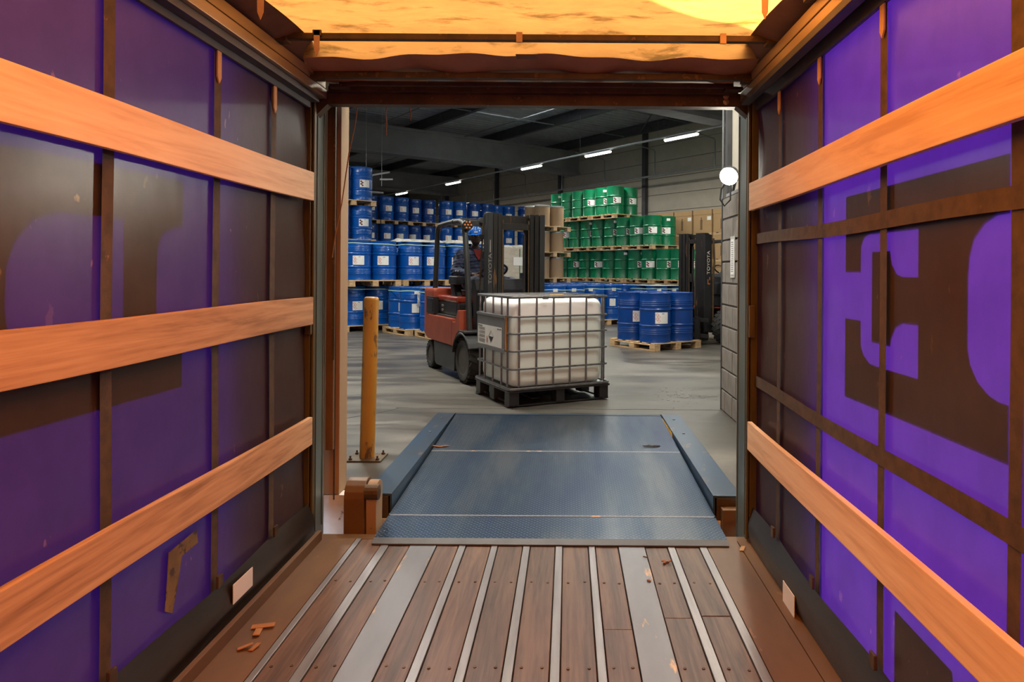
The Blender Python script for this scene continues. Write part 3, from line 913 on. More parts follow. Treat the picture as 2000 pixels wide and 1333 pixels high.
# --- roof deck, ribs run across
mb = MB()
pp = .33
hole = (16.3, 18.9, 11.3, 12.6)
def vrange(u):
    a = max(VNEAR, (4.32 - VX * u) / VY)
    b = VWALL + .1
    if u < 4.25:
        b = min(b, (2.2 + VY * u) / VX)
    return a, b
u = 1.6
while u < UFAR:
    prof = [(0, 0), (.12, 0), (.16, .1), (.28, .1), (pp, 0)]
    a, b = vrange(u + pp)
    segs = [(a, b)]
    if hole[0] < u < hole[1]:
        segs = [(a, hole[2]), (hole[3], b)]
    for s0, s1 in segs:
        if s1 - s0 > .1:
            vs_ = [(s, u + d, ZD + z) for s in (s0, s1) for d, z in prof]
            mb.add(vs_, [(i, i + 1, 6 + i, 5 + i) for i in range(4)])
    u += pp
deck = mb.build('ceiling_warehouse', MT['roof_deck'])
wput(deck, 0, 0)
struct(deck, 'dark corrugated steel warehouse roof')
sky_k = tarp_mat('skylight_plastic', (.85, .9, .95), (.6, .62, .65), .7)
o = MB().grid(lambda a, b: (hole[2] - .05 + a * (hole[3] - hole[2] + .1), hole[0] - .15 + b * (hole[1] - hole[0] + .4), ZD + .1 + .12 * sin(a * pi) * sin(b * pi)), 8, 8).build('skylight_panel', sky_k.m, deck)
MB().box(hole[2] - .06, hole[3] + .06, hole[0] - .2, hole[0] - .12, ZD - .1, ZD + .12).build('skylight_kerb', MT['pale_pipe'], deck)

# --- girders and purlins
for u in (12.4, 23.2, 34.0):
    v0 = max(VNEAR, (4.5 - VX * u) / VY)
    o = MB().box(v0, VWALL, -.2, .2, ZG0 + .12, ZG1).box(v0, VWALL, -.3, .3, ZG0, ZG0 + .12).box(v0, VWALL, -.26, .26, ZG1 - .1, ZG1).build('girder', MT['girder'])
    wput(o, 0, u)
    struct(o, 'grey concrete roof girder')
for v in (1.0, 4.3, 7.6, 10.9, 14.2, 17.5):
    u0 = max(2.4, (4.6 - VY * v) / VX)
    if v > 5:
        u0 = max(u0, 4.6)
    o = MB().box(-.07, .07, u0, UFAR, ZG1, ZG1 + .03).box(-.012, .012, u0, UFAR, ZG1, ZD).box(-.07, .07, u0, UFAR, ZD - .03, ZD).build('purlin', MT['dark_steel'])
    wput(o, v, 0)
    struct(o, 'dark steel roof purlin')
for (v0, u0, v1, u1) in ((14.2, 24.5, 17.5, 28.4), (17.5, 24.5, 14.2, 28.4), (14.2, 14, 17.5, 18.5)):
    o = MB().tube([(v0, u0, ZG1 + .05), (v1, u1, ZG1 + .05)], .025, 6).build('roof_brace', MT['dark_steel'])
    wput(o, 0, 0)
    struct(o, 'thin steel roof brace')

# --- side wall of beige panels
base = MB().box(VWALL + .03, VWALL + .2, 2.0, UFAR, -.1, 7.2).build('wall_side', MT['mortar'])
wput(base, 0, 0)
struct(base, 'beige panel side wall of the warehouse with dark columns')
ph, pw = .62, 5.37
mep = MB().box(0, .035, .01, pw - .01, .008, ph - .008).mesh('wall_panel', bevel=.004, seg=1)
mep.materials.append(MT['panel'])
for j in range(12):
    for i in range(7):
        o = put('wall_panel', mep, None, base)
        o.location = (VWALL, 2.75 + i * pw, -.1 + j * ph)
for i in range(7):
    MB().box(VWALL - .16, VWALL, 2.75 + i * pw - .09, 2.75 + i * pw + .09, 0, 7.0).build('wall_column', MT['dark_steel'], base, bevel=.004)
def hallwall(name, segs, label):
    mb = MB()
    for p, q in segs:
        wseg(mb, p, q, -.1, HROOF)
    return struct(mb.build(name, MT['concrete_wall']), label)
def W2(v, u):
    return W(v, u)[:2]
hallwall('wall_far', [(W2(VWALL + .2, UFAR), W2(VNEAR, UFAR))], 'far grey end wall of the warehouse')
hallwall('wall_west', [(W2(VNEAR, UFAR), (-14, 4.3))], 'left long wall of the warehouse')
hallwall('wall_east', [((2.2, 7.05), (2.2, 4.3)), (W2(VWALL + .2, 4.25), (2.2, 7.05))], 'stepped dock facade wall on the right')

# --- sprinkler pipe along the side wall with hangers
zp = 4.72
o = MB().tube([(0, 5.2, zp), (0, UFAR - 1, zp)], .035, 8).build('sprinkler_pipe', MT['pipe'])
wput(o, 16.9, 0)
tag(o, 'long dark sprinkler pipe running along the beige panel wall', 'pipe')
for i in range(13):
    u = 6.3 + i * 2.7
    MB().tube([(0, u, zp), (0, u, zp + .85), (-.05, u, zp + .9), (-1.4, u, zp + 1.02)], .022, 6).build('pipe_riser', MT['pipe'], o)
for v, z, wh in ((5.6, ZG1 - .02, 'above the tall blue stack'), (9.3, ZG1 + .0, 'above the forklift lane'), (12.6, ZG1 - .03, 'beside the light trunking')):
    pts = [(v, 8, z), (v, UFAR - 2, z)]
    p = MB().tube(pts, .02, 6).build('ceiling_pipe', MT['pipe'])
    wput(p, 0, 0)
    tag(p, 'thin ceiling pipe hung along the purlins ' + wh, 'pipe', 'thin ceiling pipes')
for u, z, wh in ((19.3, ZG1 + .02, 'over the tall blue stack'), (16.2, ZG1 + .06, 'by the skylight'), (27.5, ZG1, 'behind the second girder')):
    p = MB().tube([(2, u, z), (17.5, u, z)], .02, 6).build('ceiling_pipe', MT['pipe'])
    wput(p, 0, 0)
    tag(p, 'thin cross pipe under the corrugated roof ' + wh, 'pipe', 'thin cross pipes')

# --- rows of tube lights on trunking
def light_row(v, us, z, label, glabel, e):
    tr = MB().tube([(0, min(us) - .75, z + .09), (0, max(us) + 3, z + .09)], .03, 8).build('light_trunking', MT['pale_pipe'])
    wput(tr, v, 0)
    tag(tr, label, 'trunking')
    for i, u in enumerate(us):
        f = thing('tube_light', '%s, %s from the dock' % (glabel, ('first', 'second', 'third', 'fourth', 'fifth', 'sixth', 'seventh')[i]), 'light', W(v, u, z), WA, glabel)
        MB().box(-.04, .04, -.58, .58, .02, .045).build('housing', MT['pale_pipe'], f, bevel=.005)
        MB().prism([(-.05, .02), (.05, .02), (.04, -.02), (.02, -.035), (-.02, -.035), (-.04, -.02)], -.6, .6, 'y').build('diffuser', MT['tube_light'], f, smooth=50)
        for s_ in (-.5, .5):
            MB().tube([(0, s_, .05), (0, s_, .09)], .012, 6).build('clip', MT['pale_pipe'], f)
        if v == 13.8:
            MB().tube([(0, .9, .1), (0, .9, ZG1 - z)], .004, 4).build('hanger_wire', MT['pipe'], f)
        L = bpy.data.lights.new('tube_light_lamp', 'AREA')
        L.shape = 'RECTANGLE'
        L.size, L.size_y = .04, 1.1
        L.energy = e
        L.color = (1.0, .97, .87)
        lo = bpy.data.objects.new('tube_light_lamp', L)
        COL.objects.link(lo)
        lo.parent = f
        lo.location = (0, 0, -.037)
light_row(13.8, [9.4, 12.96, 16.5, 20.2, 26.1, 31.4], 5.07, 'pale light trunking running above the green drums', 'tube light on the trunking above the green drums', 110)
light_row(3.5, [3.9, 6.6, 9.4, 12.2, 15.8, 19.4, 23], 5.3, 'added unseen light trunking behind the dock wall top', 'added unseen tube light near the dock wall', 150)  # out-of-view row added to light the container front and the hall
light_row(8.4, [6.4, 9.6], 5.3, 'added unseen short light trunking above the forklift lane', 'added unseen tube light above the lane', 150)  # short out-of-view row added to brighten the hall

# --- hanging bracket by the tall blue stack
hb = thing('hanging_bracket', 'pale hanging bracket frame beside the tall blue stack', 'bracket', W(8.1, 20.5, 3.9), WA)
MB().tube([(-.25, 0, 0), (-.25, 0, 2.6)], .006, 6).build('drop_rod', MT['pale_pipe'], hb)
MB().tube([(.25, 0, .1), (.25, 0, 2.6)], .006, 6).build('drop_rod', MT['pale_pipe'], hb)
MB().bar((-.3, 0, .35), (.5, 0, .55), .04, .05).build('arm', MT['pale_pipe'], hb)
MB().bar((.2, 0, .3), (.65, .1, .35), .04, .05).build('arm', MT['pale_pipe'], hb)
MB().box(-.3, .25, -.15, .15, -.15, -.10).build('tray', MT['pipe'], hb)
MB().box(-.34, -.24, -.06, .06, -.1, .2).build('junction_box', MT['pale_pipe'], hb, bevel=.01)
# ================================================================== pallets, drums, boxes
PW, PHT = 1.2, .14
def flat(x0, x1, y0, y1, z0, z1, nm, m):
    me = MB().box(x0, x1, y0, y1, z0, z1).mesh(nm, bevel=.003, seg=1)
    me.materials.append(m)
    return me
woodx = wood('pallet_wood_cross', (.62, .43, .24), (.5, .33, .17), (.34, .21, .1), 0, .8, knots=False)
P_MESH = []
for i in range(6):
    y = -.6 + i * (1.2 - .12) / 5
    P_MESH.append(('deck_board', flat(-.6, .6, y, y + .12, .118, .14, 'deck_board', woodx)))
for x in (-.6, -.07, .46):
    P_MESH.append(('stringer_board', flat(x, x + .14, -.6, .6, .098, .117, 'stringer_board', MT['pine_y'])))
    P_MESH.append(('base_board', flat(x, x + .14, -.6, .6, .0, .02, 'base_board', MT['pine_y'])))
    for y in (-.6, -.07, .46):
        P_MESH.append(('block', flat(x + .002, x + .138, y + .002, y + .138, .021, .097, 'block', MT['pine_y'])))
def pallet(v, u, z, label, group, rz=0.0):
    t = thing('pallet', label, 'pallet', W(v, u, z), WA + rz, group)
    for nm, me in P_MESH:
        put(nm, me, None, t)
    return t

DH, DR = .88, .281
def drum_profile(kind):
    pr = [(.0, .012), (DR - .02, .012), (DR - .012, .0), (DR, .0), (DR + .003, .006), (DR - .001, .016)]
    def hoop(z):
        return [(DR - .002, z - .022), (DR + .010, z - .008), (DR + .012, z), (DR + .010, z + .008), (DR - .002, z + .022)]
    def ribs(z0, n):
        r = []
        for i in range(n):
            z = z0 + i * .034
            r += [(DR - .002, z - .014), (DR + .0035, z), (DR - .002, z + .014)]
        return r
    if kind == 'blue':
        pr += ribs(.15, 3) + hoop(.295) + hoop(.585) + ribs(.655, 3)
    else:
        pr += hoop(.30) + hoop(.575)
    pr += [(DR - .002, .85), (DR + .003, .868), (DR + .004, .876), (DR - .002, .88), (DR - .012, .878), (DR - .016, .866), (.0, .864)]
    return pr
def drum_mesh(kind, m):
    me = MB().lathe(drum_profile(kind), 28, capa=False, capb=False).mesh('steel_drum_' + kind, smooth=38, weld=True)
    me.materials.append(m)
    return me
DM = {'blue': drum_mesh('blue', MT['blue']), 'green': drum_mesh('green', MT['green']), 'dark': drum_mesh('blue', MT['blue_dark'])}
bung = MB().lathe([(.03, .864), (.03, .874), (.012, .877)], 10, (.19, 0, 0)).lathe([(.02, .864), (.02, .872), (.008, .874)], 10, (-.19, 0, 0)).mesh('bung', smooth=40)
bung.materials.append(MT['bung'])

def label_mat(name, style):
    k = NT(name)
    sx = k.n('SeparateXYZ')
    k.l(k.tc.outputs['UV'], sx.inputs[0])
    U, V = sx.outputs[0], sx.outputs[1]
    def dia(cx, cy, r):
        return k.math('ADD', k.math('ABSOLUTE', k.math('SUBTRACT', U, cx)), k.math('MULTIPLY', k.math('ABSOLUTE', k.math('SUBTRACT', V, cy)), .85)), r
    cells = [(.14, .78), (.27, .6), (.14, .42), (.27, .24)]
    col = None
    white = (.78, .77, .74)
    ring = fill = None
    for cx, cy in cells:
        d, r = dia(cx, cy, .125)
        inr = k.math('LESS_THAN', d, r)
        core = k.math('LESS_THAN', d, r * (.8 if style == 'solid' else .72))
        rg = k.math('SUBTRACT', inr, core)
        ring = rg if ring is None else k.math('MAXIMUM', ring, rg)
        fill = core if fill is None else k.math('MAXIMUM', fill, core)
    # lines of small print on the right
    ln = k.math('LESS_THAN', k.math('FRACT', k.math('MULTIPLY', V, 9.0)), .22)
    gap = k.math('GREATER_THAN', k.noise(k.coords('UV', (14, 9, 1)), 3, 1), .5)
    area = k.math('MULTIPLY', k.math('GREATER_THAN', U, .45), k.math('LESS_THAN', U, .93))
    area = k.math('MULTIPLY', area, k.math('MULTIPLY', k.math('GREATER_THAN', V, .1), k.math('LESS_THAN', V, .74)))
    tx = k.math('MULTIPLY', k.math('MULTIPLY', ln, gap), area)
    hd_ = k.math('MULTIPLY', k.math('MULTIPLY', k.math('GREATER_THAN', U, .5), k.math('LESS_THAN', U, .68)), k.math('MULTIPLY', k.math('GREATER_THAN', V, .83), k.math('LESS_THAN', V, .9)))
    c = k.mix(k.math('MULTIPLY', tx, .45), white, (.2, .2, .2))
    c = k.mix(k.math('MULTIPLY', hd_, .8), c, (.05, .05, .06))
    if style == 'solid':
        c = k.mix(ring, c, (.3, .02, .02))
        c = k.mix(fill, c, (.045, .012, .012))
    elif style == 'outline':
        c = k.mix(ring, c, (.62, .05, .05))
    k.l(c, k.p.inputs['Base Color'])
    k.set(Roughness=.55)
    return k.m
def patch_mesh(name, w, h, zc, m, r=DR + .003):
    n = 8
    a = w / r
    me = MB().grid(lambda s, t: (r * cos(-a / 2 + a * s), r * sin(-a / 2 + a * s), zc - h / 2 + h * t), n, 1).mesh(name, smooth=60)
    uv = me.uv_layers.new(name='UVMap')
    for lp in me.loops:
        vi = lp.vertex_index
        uv.data[lp.index].uv = ((vi % (n + 1)) / n, vi // (n + 1))
    me.materials.append(m)
    return me
LM = {'solid': patch_mesh('hazard_label', .26, .19, .44, label_mat('dark_diamond_label', 'solid')),
      'outline': patch_mesh('hazard_label', .25, .20, .44, label_mat('red_diamond_label', 'outline')),
      'plain': patch_mesh('plain_label', .16, .19, .44, label_mat('text_label', 'plain')),
      'small': patch_mesh('batch_label', .11, .075, .775, label_mat('batch_label_print', 'plain'))}
LN = {'solid': ('hazard_label', 'white label with dark hazard diamonds'), 'outline': ('hazard_label', 'white label with red outlined diamonds'), 'plain': ('plain_label', 'plain white label'), 'small': ('batch_label', 'small white label')}

def drum(v, u, z, kind, label, group, labels=(), off=0.0):
    loc = W(v, u, z)
    o = put('steel_drum', DM[kind], None)
    o.location = loc
    rz = random.uniform(0, 6.28)
    o.rotation_euler = (0, 0, rz)
    tag(o, label, 'drum', group)
    put('bung', bung, None, o)
    for lk, da in labels:
        c = put(LN[lk][0], LM[lk], None, o)
        c.rotation_euler = (0, 0, atan2(-loc[1], -loc[0]) + da - rz)
        c['label'] = LN[lk][1]
    return o

ORD = ['first', 'second', 'third', 'fourth', 'fifth', 'sixth', 'seventh', 'eighth', 'ninth', 'tenth', 'eleventh', 'twelfth', 'thirteenth', 'fourteenth', 'fifteenth', 'sixteenth']
def quad_load(v, u, z, kind, dlabel, plabel, pick, front_only=False, only=None, rz=0.0, name=None, pname=None):
    """a pallet centred at (v,u) with its drums; pick(i,j) -> labels or None"""
    pallet(v, u, z, pname or plabel, plabel, rz)
    for i in (0, 1):
        for j in (0, 1):
            if only and (i, j) not in only:
                continue
            lb = pick(i, j) or ()
            drum(v - .297 + .594 * i, u - .297 + .594 * j, z + PHT, kind, name(i, j) if name else dlabel, dlabel, lb)

T = PHT + DH      # height of one tier
R_ = random.Random(11)
names = ['floor', 'second', 'third', 'top']
# --- green block along the beige wall (front row looks along -v)
G0 = 13.9
starts = {0: [G0 + 1.215 * i for i in range(6)], 1: [G0 + 1.215 * i for i in range(6)], 2: [G0 + 1.15 + 1.215 * i for i in range(5)], 3: [G0 + 2.85 + 1.215 * i for i in range(3)]}
for t in range(4):
    for n, u in enumerate(starts[t]):
        last = n == 0
        def pick(i, j, t=t, last=last, n=n):
            if i != 0 and not (last and j == 0):
                return None
            lb = []
            if last or R_.random() < .42:
                lb.append(('solid', R_.uniform(-.1, .6)))
            if R_.random() < (.55 if n < 3 else .15):
                lb.append(('small', R_.uniform(.1, .6)))
            return lb
        quad_load(14.8, u, t * T, 'green', 'green steel drum on the %s tier of the green stack' % names[t], 'wooden pallet under the %s tier of green drums' % names[t], pick,
                  only=None if n < 2 or t == 3 else [(0, 0), (0, 1)],
                  name=lambda i, j, t=t, n=n: 'green drum, %s from the carton end, %s row, %s tier' % (ORD[2 * n + j], ('front', 'rear')[i], names[t]),
                  pname='pallet %s from the carton end under green drums, %s tier' % (ORD[n], names[t]))

# --- front blue block, two tiers (face looks along -u)
for t in range(2):
    for n, v in enumerate((5.85, 7.12, 8.38)):
        def pick(i, j, t=t):
            return [('outline', R_.uniform(-.15, .5))] if j == 0 else None
        quad_load(v, 15.25 + (0.35 if t == 0 else 0) + .05 * n, t * T, 'blue', 'blue ribbed steel drum on the %s tier behind the bollard' % ('lower' if t == 0 else 'upper'), 'wooden pallet under the %s tier of drums behind the bollard' % ('lower' if t == 0 else 'upper'), pick,
                  name=lambda i, j, t=t, n=n: 'blue drum behind the bollard, %s from the jamb, %s row, %s tier' % (ORD[2 * n + i], ('front', 'rear')[j], ('lower', 'upper')[t]),
                  pname='pallet %s from the door jamb behind the bollard, %s tier' % (ORD[n], ('lower', 'upper')[t]))
quad_load(4.6, 15.9, 0, 'blue', 'blue drum on the lower level beside the left door jamb', 'floor pallet beside the left door jamb', lambda i, j: [('plain', .2)] if j == 0 else None, only=[(0, 0), (1, 0)],
          name=lambda i, j: 'blue drum beside the left door jamb, lower level, %s' % ('half hidden by the jamb', 'clear of the jamb')[i])
quad_load(4.6, 15.9, T, 'blue', 'blue drum on the upper level beside the left door jamb', 'raised pallet beside the left door jamb', lambda i, j: [('plain', .2)] if j == 0 else None, only=[(0, 0), (1, 0)],
          name=lambda i, j: 'blue drum beside the left door jamb, upper level, %s' % ('half hidden by the jamb', 'clear of the jamb')[i])
# single pallets standing in front of it
quad_load(6.62, 14.05, 0, 'blue', 'blue drum with taped papers on the floor pallet left of the forklift', 'floor pallet left of the forklift', lambda i, j: [('plain', R_.uniform(-.3, .3)), ('small', .3)] if j == 0 or i == 0 else None, rz=.05,
          name=lambda i, j: 'blue drum with taped papers left of the forklift, %s %s corner' % (('aisle', 'rear')[j], ('jamb side', 'forklift side')[i]))
quad_load(6.75, 12.72, 0, 'blue', 'blue drum on the floor pallet right behind the forklift', 'floor pallet right behind the forklift', lambda i, j: [('plain', R_.uniform(-.2, .4))] if j == 0 or i == 0 else None, rz=-.04,
          name=lambda i, j: 'blue drum close behind the forklift, %s %s corner' % (('aisle', 'rear')[j], ('open side', 'hidden side')[i]))

# --- tall blue block at the left, four tiers
for t in range(4):
    for n, v in enumerate((6.35, 5.1)):
        quad_load(v, 18.0, t * T, 'blue', 'blue drum on the %s tier of the tall stack at the left' % names[t], 'pallet under the %s tier of the tall stack at the left' % names[t],
                  lambda i, j, t=t: [('solid', R_.uniform(.1, .5))] if j == 0 and t > 1 else None, only=[(0, 0), (1, 0), (1, 1)],
                  name=lambda i, j, t=t, n=n: 'blue drum of tall left stack, %s from open side, %s row, %s tier' % (ORD[2 * n + 1 - i], ('front', 'rear')[j], names[t]),
                  pname='pallet %s from open side of tall left stack, %s tier' % (ORD[n], names[t]))
# --- long blue block at the back, four tiers
for t in range(4):
    for n in range(8):
        v = 7.9 + 1.235 * n
        uu = 24.6 + (.0 if n % 3 else .25) - (2.0 if n == 0 else 0)
        quad_load(v, uu, t * T, 'dark' if n % 2 else 'blue', '%s drum on the %s tier of the long back stack' % ('dark blue' if n % 2 else 'blue', names[t]), 'pallet under the %s tier of the long back stack' % names[t],
                  lambda i, j, t=t: [('outline' if v > 8.5 else 'solid', R_.uniform(-.2, .5))] if j == 0 and t > 1 else None, only=[(0, 0), (1, 0)] if n not in (0, 3, 6) else [(0, 0), (1, 0), (0, 1)],
                  name=lambda i, j, t=t, n=n: '%s drum of back stack, %s from tall left stack, %s row, %s tier' % ('dark blue' if n % 2 else 'blue', ORD[2 * n + i], ('front', 'rear')[j], names[t]),
                  pname='pallet %s from the tall left stack in the back stack, %s tier' % (ORD[n], names[t]))

# --- low field of blue drums in front of the green block
for n, v in enumerate((10.35, 11.6)):
    for m in range(4):
        if n == 0 and m in (1,):
            continue
        quad_load(v, 13.95 + 1.23 * m + (.35 if n == 0 and m else 0), 0, 'blue', 'blue drum in the low field before the green stack', 'floor pallet in the low drum field',
                  lambda i, j, m=m: [('plain', R_.uniform(-.2, .4)), ('small', R_.uniform(-.3, .3))] if (j == 0 and m == 0) else None,
                  name=lambda i, j, n=n, m=m: 'blue drum of the low field, %s column from the container, %s row' % (ORD[2 * n + i], ORD[2 * m + j]),
                  pname='pallet of the low drum field, %s column, %s row' % (ORD[n], ORD[m]))
for m in range(5):
    quad_load(12.95, 13.0 + 1.23 * m, 0, 'blue', 'blue film-topped drum in the row beside the green stack', 'floor pallet of the row beside the green stack',
              lambda i, j, m=m: [('small', R_.uniform(-.3, .3))] if (j == 0 and m == 0) else None,
              name=lambda i, j, m=m: 'blue drum beside the green stack, %s from the aisle, %s file' % (ORD[2 * m + j], ('outer', 'inner')[i]),
              pname='floor pallet beside the green stack, %s from the aisle' % ORD[m])

# --- four drums on the pallet by the second forklift
quad_load(9.05, 9.12, 0, 'dark', 'glossy dark blue drum on the pallet before the black forklift', 'pine pallet with four drums before the black forklift',
          lambda i, j: [('outline', .45 if i == 0 else .3)] if (i == 0) else None,
          name=lambda i, j: {(0, 0): 'glossy dark blue drum at the nearest pallet corner with red diamond label', (0, 1): 'dark blue labelled drum at the pallet corner beside the white container', (1, 0): 'dark blue unlabelled drum at the pallet corner beside the black mast', (1, 1): 'dark blue drum at the hidden back corner of the four-drum pallet'}[(i, j)])

# --- plastic straps round the upper tiers
def strap(v, u, z, label, hw=.592, m='strap_pp'):
    r = DR + .006
    c = .297
    pts = []
    for cx, cy, a0 in ((c, c, 0), (-c, c, pi / 2), (-c, -c, pi), (c, -c, 3 * pi / 2)):
        for i in range(6):
            a = a0 + pi / 2 * i / 5
            pts.append((cx + r * cos(a), cy + r * sin(a), 0.012 * sin(2 * a)))
    vs_, fs = [], []
    n = len(pts)
    for (x, y, dz_) in pts:
        vs_ += [(x, y, dz_ - .009), (x, y, dz_ + .009)]
    for i in range(n):
        j = (i + 1) % n
        fs.append((2 * i, 2 * j, 2 * j + 1, 2 * i + 1))
    o = MB().add(vs_, fs).build('packing_strap', MT[m])
    wput(o, v, u, z)
    tag(o, label, 'strap', 'packing straps round the drums')
strap(5.85, 15.25, T + PHT + .81, 'pale green packing strap round the upper drums beside the door jamb')
strap(7.12, 15.30, T + PHT + .81, 'pale green packing strap round the upper drums left of the forklift')
strap(8.38, 15.35, T + PHT + .81, 'pale green packing strap round the upper drums behind the driver')
strap(5.85, 15.60, PHT + .81, 'pale green packing strap round the lower drums behind the bollard')
strap(6.62, 14.05, PHT + .80, 'pale green packing strap round the drums with taped papers')
strap(6.75, 12.72, PHT + .80, 'pale green packing strap round the drums right behind the forklift')
strap(10.35, 13.95, PHT + .78, 'sagging pale strap round the low drums behind the white container')
strap(11.6, 13.95, PHT + .79, 'sagging pale strap round the low drums left of the dark pair')
strap(12.95, 13.0, PHT + .80, 'pale strap round the film-topped drums')

# --- crumpled film sheets on top
def sheet(v, u, z, w, d, label, m='film', amp=.03):
    rr = random.Random(int(v * 100))
    ph_ = [(rr.uniform(4, 16), rr.uniform(4, 16), rr.uniform(0, 6)) for _ in range(5)]
    def fn(a, b):
        x, y = (a - .5) * w, (b - .5) * d
        h_ = sum(sin(x * p + y * q + s) for p, q, s in ph_) * amp * .35 + amp
        edge = min(a, 1 - a, b, 1 - b)
        return (x, y, max(.004, h_ if edge > .02 else .0))
    o = MB().grid(fn, 34, 34).build('plastic_sheet', MT[m], smooth=70)
    wput(o, v, u, z)
    tag(o, label, 'plastic sheet')
sheet(7.12, 15.30, 2 * T + .0, 1.16, 1.1, 'crumpled white film on the drums left of the driver', amp=.05)
sheet(8.38, 15.35, 2 * T + .0, 1.16, 1.1, 'crumpled white film on the drums behind the driver', amp=.05)
sheet(6.75, 12.72, T, 1.18, 1.18, 'flat white film over the drums right behind the forklift', amp=.008)
sheet(12.95, 13.0, T, 1.18, 1.18, 'flat white film over the drums beside the green stack', amp=.008)
# papers taped to the drums left of the forklift
for (dv, du, dz_, w_, h_, lab) in ((-.30, -.60, .62, .10, .28, 'bent white paper hanging on the strap of the taped drums'),):
    o = MB().grid(lambda a, b: ((a - .5) * w_, -.01 - .03 * sin(b * 3), (b - .5) * h_), 2, 6).build('paper', MT['paper'])
    wput(o, 6.62 + dv, 14.05 + du, PHT + dz_)
    tag(o, lab, 'paper')

# --- fibre drums, three layers on top of the low field
def fibre_drum(v, u, z, label, group):
    t = thing('fibre_drum', label, 'drum', W(v, u, z), 0, group)
    MB().lathe([(.0, .0), (.235, .0), (.235, .60)], 24, capb=False).build('body', MT['fibre'], t, smooth=40)
    MB().lathe([(.24, .60), (.242, .615), (.24, .645), (.225, .65), (.0, .648)], 24, capb=False).build('lid', MT['fibre_rim'], t, smooth=40)
    MB().lathe([(.2365, .0), (.239, .01), (.2365, .025)], 24).build('foot_rim', MT['fibre_rim'], t, smooth=40)
for t in range(3):
    z = T + t * (PHT + .655)
    pallet(12.46, 17.5, z, 'pallet under the %s layer of brown fibre drums' % ('lower', 'middle', 'upper')[t], 'pallets of the fibre drums')
    for i in (0, 1):
        for j in (0, 1):
            if t == 0 and i == 0 and j == 1:
                continue
            fibre_drum(12.46 - .27 + .54 * i, 17.5 - .27 + .54 * j, z + PHT, 'brown fibre drum, %s layer, %s of its pallet' % (('lower', 'middle', 'upper')[t], {(0, 0): 'front corner by the container', (1, 0): 'front corner by the green stack', (0, 1): 'rear corner', (1, 1): 'far corner by the green stack'}[(i, j)]), 'fibre drums %s layer' % ('lower', 'middle', 'upper')[t])
    if t > 0:
        r = .27
        o = MB().lathe([(.51, .02), (.535, .08), (.52, .35), (.53, .5), (.515, .63)], 4, capa=False, capb=False).build('film_wrap', MT['film_y'])
        bpy.data.objects.remove(o)

# --- shrink-wrapped load behind the driver
wrp = thing('wrapped_load', 'film-wrapped carton load with green straps and white label', 'wrapped load', W(9.62, 15.5, T), WA)
pallet(9.62, 15.5, T, 'pallet under the film-wrapped carton load', 'pallet of the wrapped load')
quad_load(9.62, 15.5, 0, 'blue', 'blue drum under the film-wrapped carton load', 'floor pallet under the film-wrapped carton load', lambda i, j: None,
          name=lambda i, j: 'blue drum under the film-wrapped load, %s row, %s' % (('front', 'rear')[j], ('driver side', 'low field side')[i]))
wrp.location = W(9.62, 15.5, T + PHT)
for r in range(3):
    for c in range(2):
        MB().box(-.58 + c * .585, -.005 + c * .585, -.58, .58, .005 + r * .27, .265 + r * .27).build('carton', MT['card'], wrp, bevel=.008)
MT['film_thin'] = mat('pale_film_over_cartons', (.55, .5, .42), (.46, .4, .32), 6, .3, 0, (1, 1, 3), .6)
MB().prism([(-.59, -.59), (.59, -.59), (.59, .59), (-.59, .59)], .0, .82, 'z').build('film_cover', MT['film_thin'], wrp, bevel=.03, seg=3)
for x in (-.3, .22):
    MB().box(x - .012, x + .012, -.598, -.592, .0, .80).build('strap', MT['strap_gr'], wrp)
MB().box(.02, .32, -.600, -.5985, .36, .58).build('label', MT['paper'], wrp)
sheet(9.62, 15.5, T + PHT + .822, 1.15, 1.15, 'crumpled film on top of the wrapped carton load', amp=.04)

# --- carton stack by the panel wall
BH = .745
def carton_unit(v, u, z, tier, first):
    lab = 'tall brown carton, %s from the dock end, %s tier by the panel wall' % (ORD[first], names[tier])
    pallet_small(v, u, z, 'thin pallet, %s from the dock end, under brown cartons, %s tier' % (ORD[first], names[tier]))
    t = thing('carton', lab, 'box', W(v, u, z + .1), WA, 'brown cartons by the panel wall')
    MB().box(-.38, .38, -.385, .385, 0, BH - .14).build('body', MT['card'], t, bevel=.006)
    MB().box(-.39, .39, -.394, .394, BH - .16, BH).build('lid', MT['card'], t, bevel=.006)
    MB().box(-.3835, -.381, -.36, -.2, BH - .34, BH - .22).build('label', MT['paper'], t)
    fig = MB().box(-.3835, -.381, .0, .09, .1, .42).box(-.3835, -.381, .025, .065, .42, .5)
    fig.build('bottle_print', MT['card_print'], t)
PS = []
for i in range(4):
    y = -.39 + i * .22
    PS.append(('deck_board', flat(-.39, .39, y, y + .12, .08, .098, 'deck_board', woodx)))
for x in (-.39, -.05, .29):
    PS.append(('stringer', flat(x, x + .1, -.39, .39, .0, .079, 'stringer', MT['pine_y'])))
def pallet_small(v, u, z, label):
    t = thing('pallet', label, 'pallet', W(v, u, z), WA, 'thin pallets of the cartons')
    for nm, me in PS:
        put(nm, me, None, t)
for t in range(4):
    for n in range(5):
        carton_unit(17.25, 13.2 + .84 * n, t * (BH + .102), t, n)
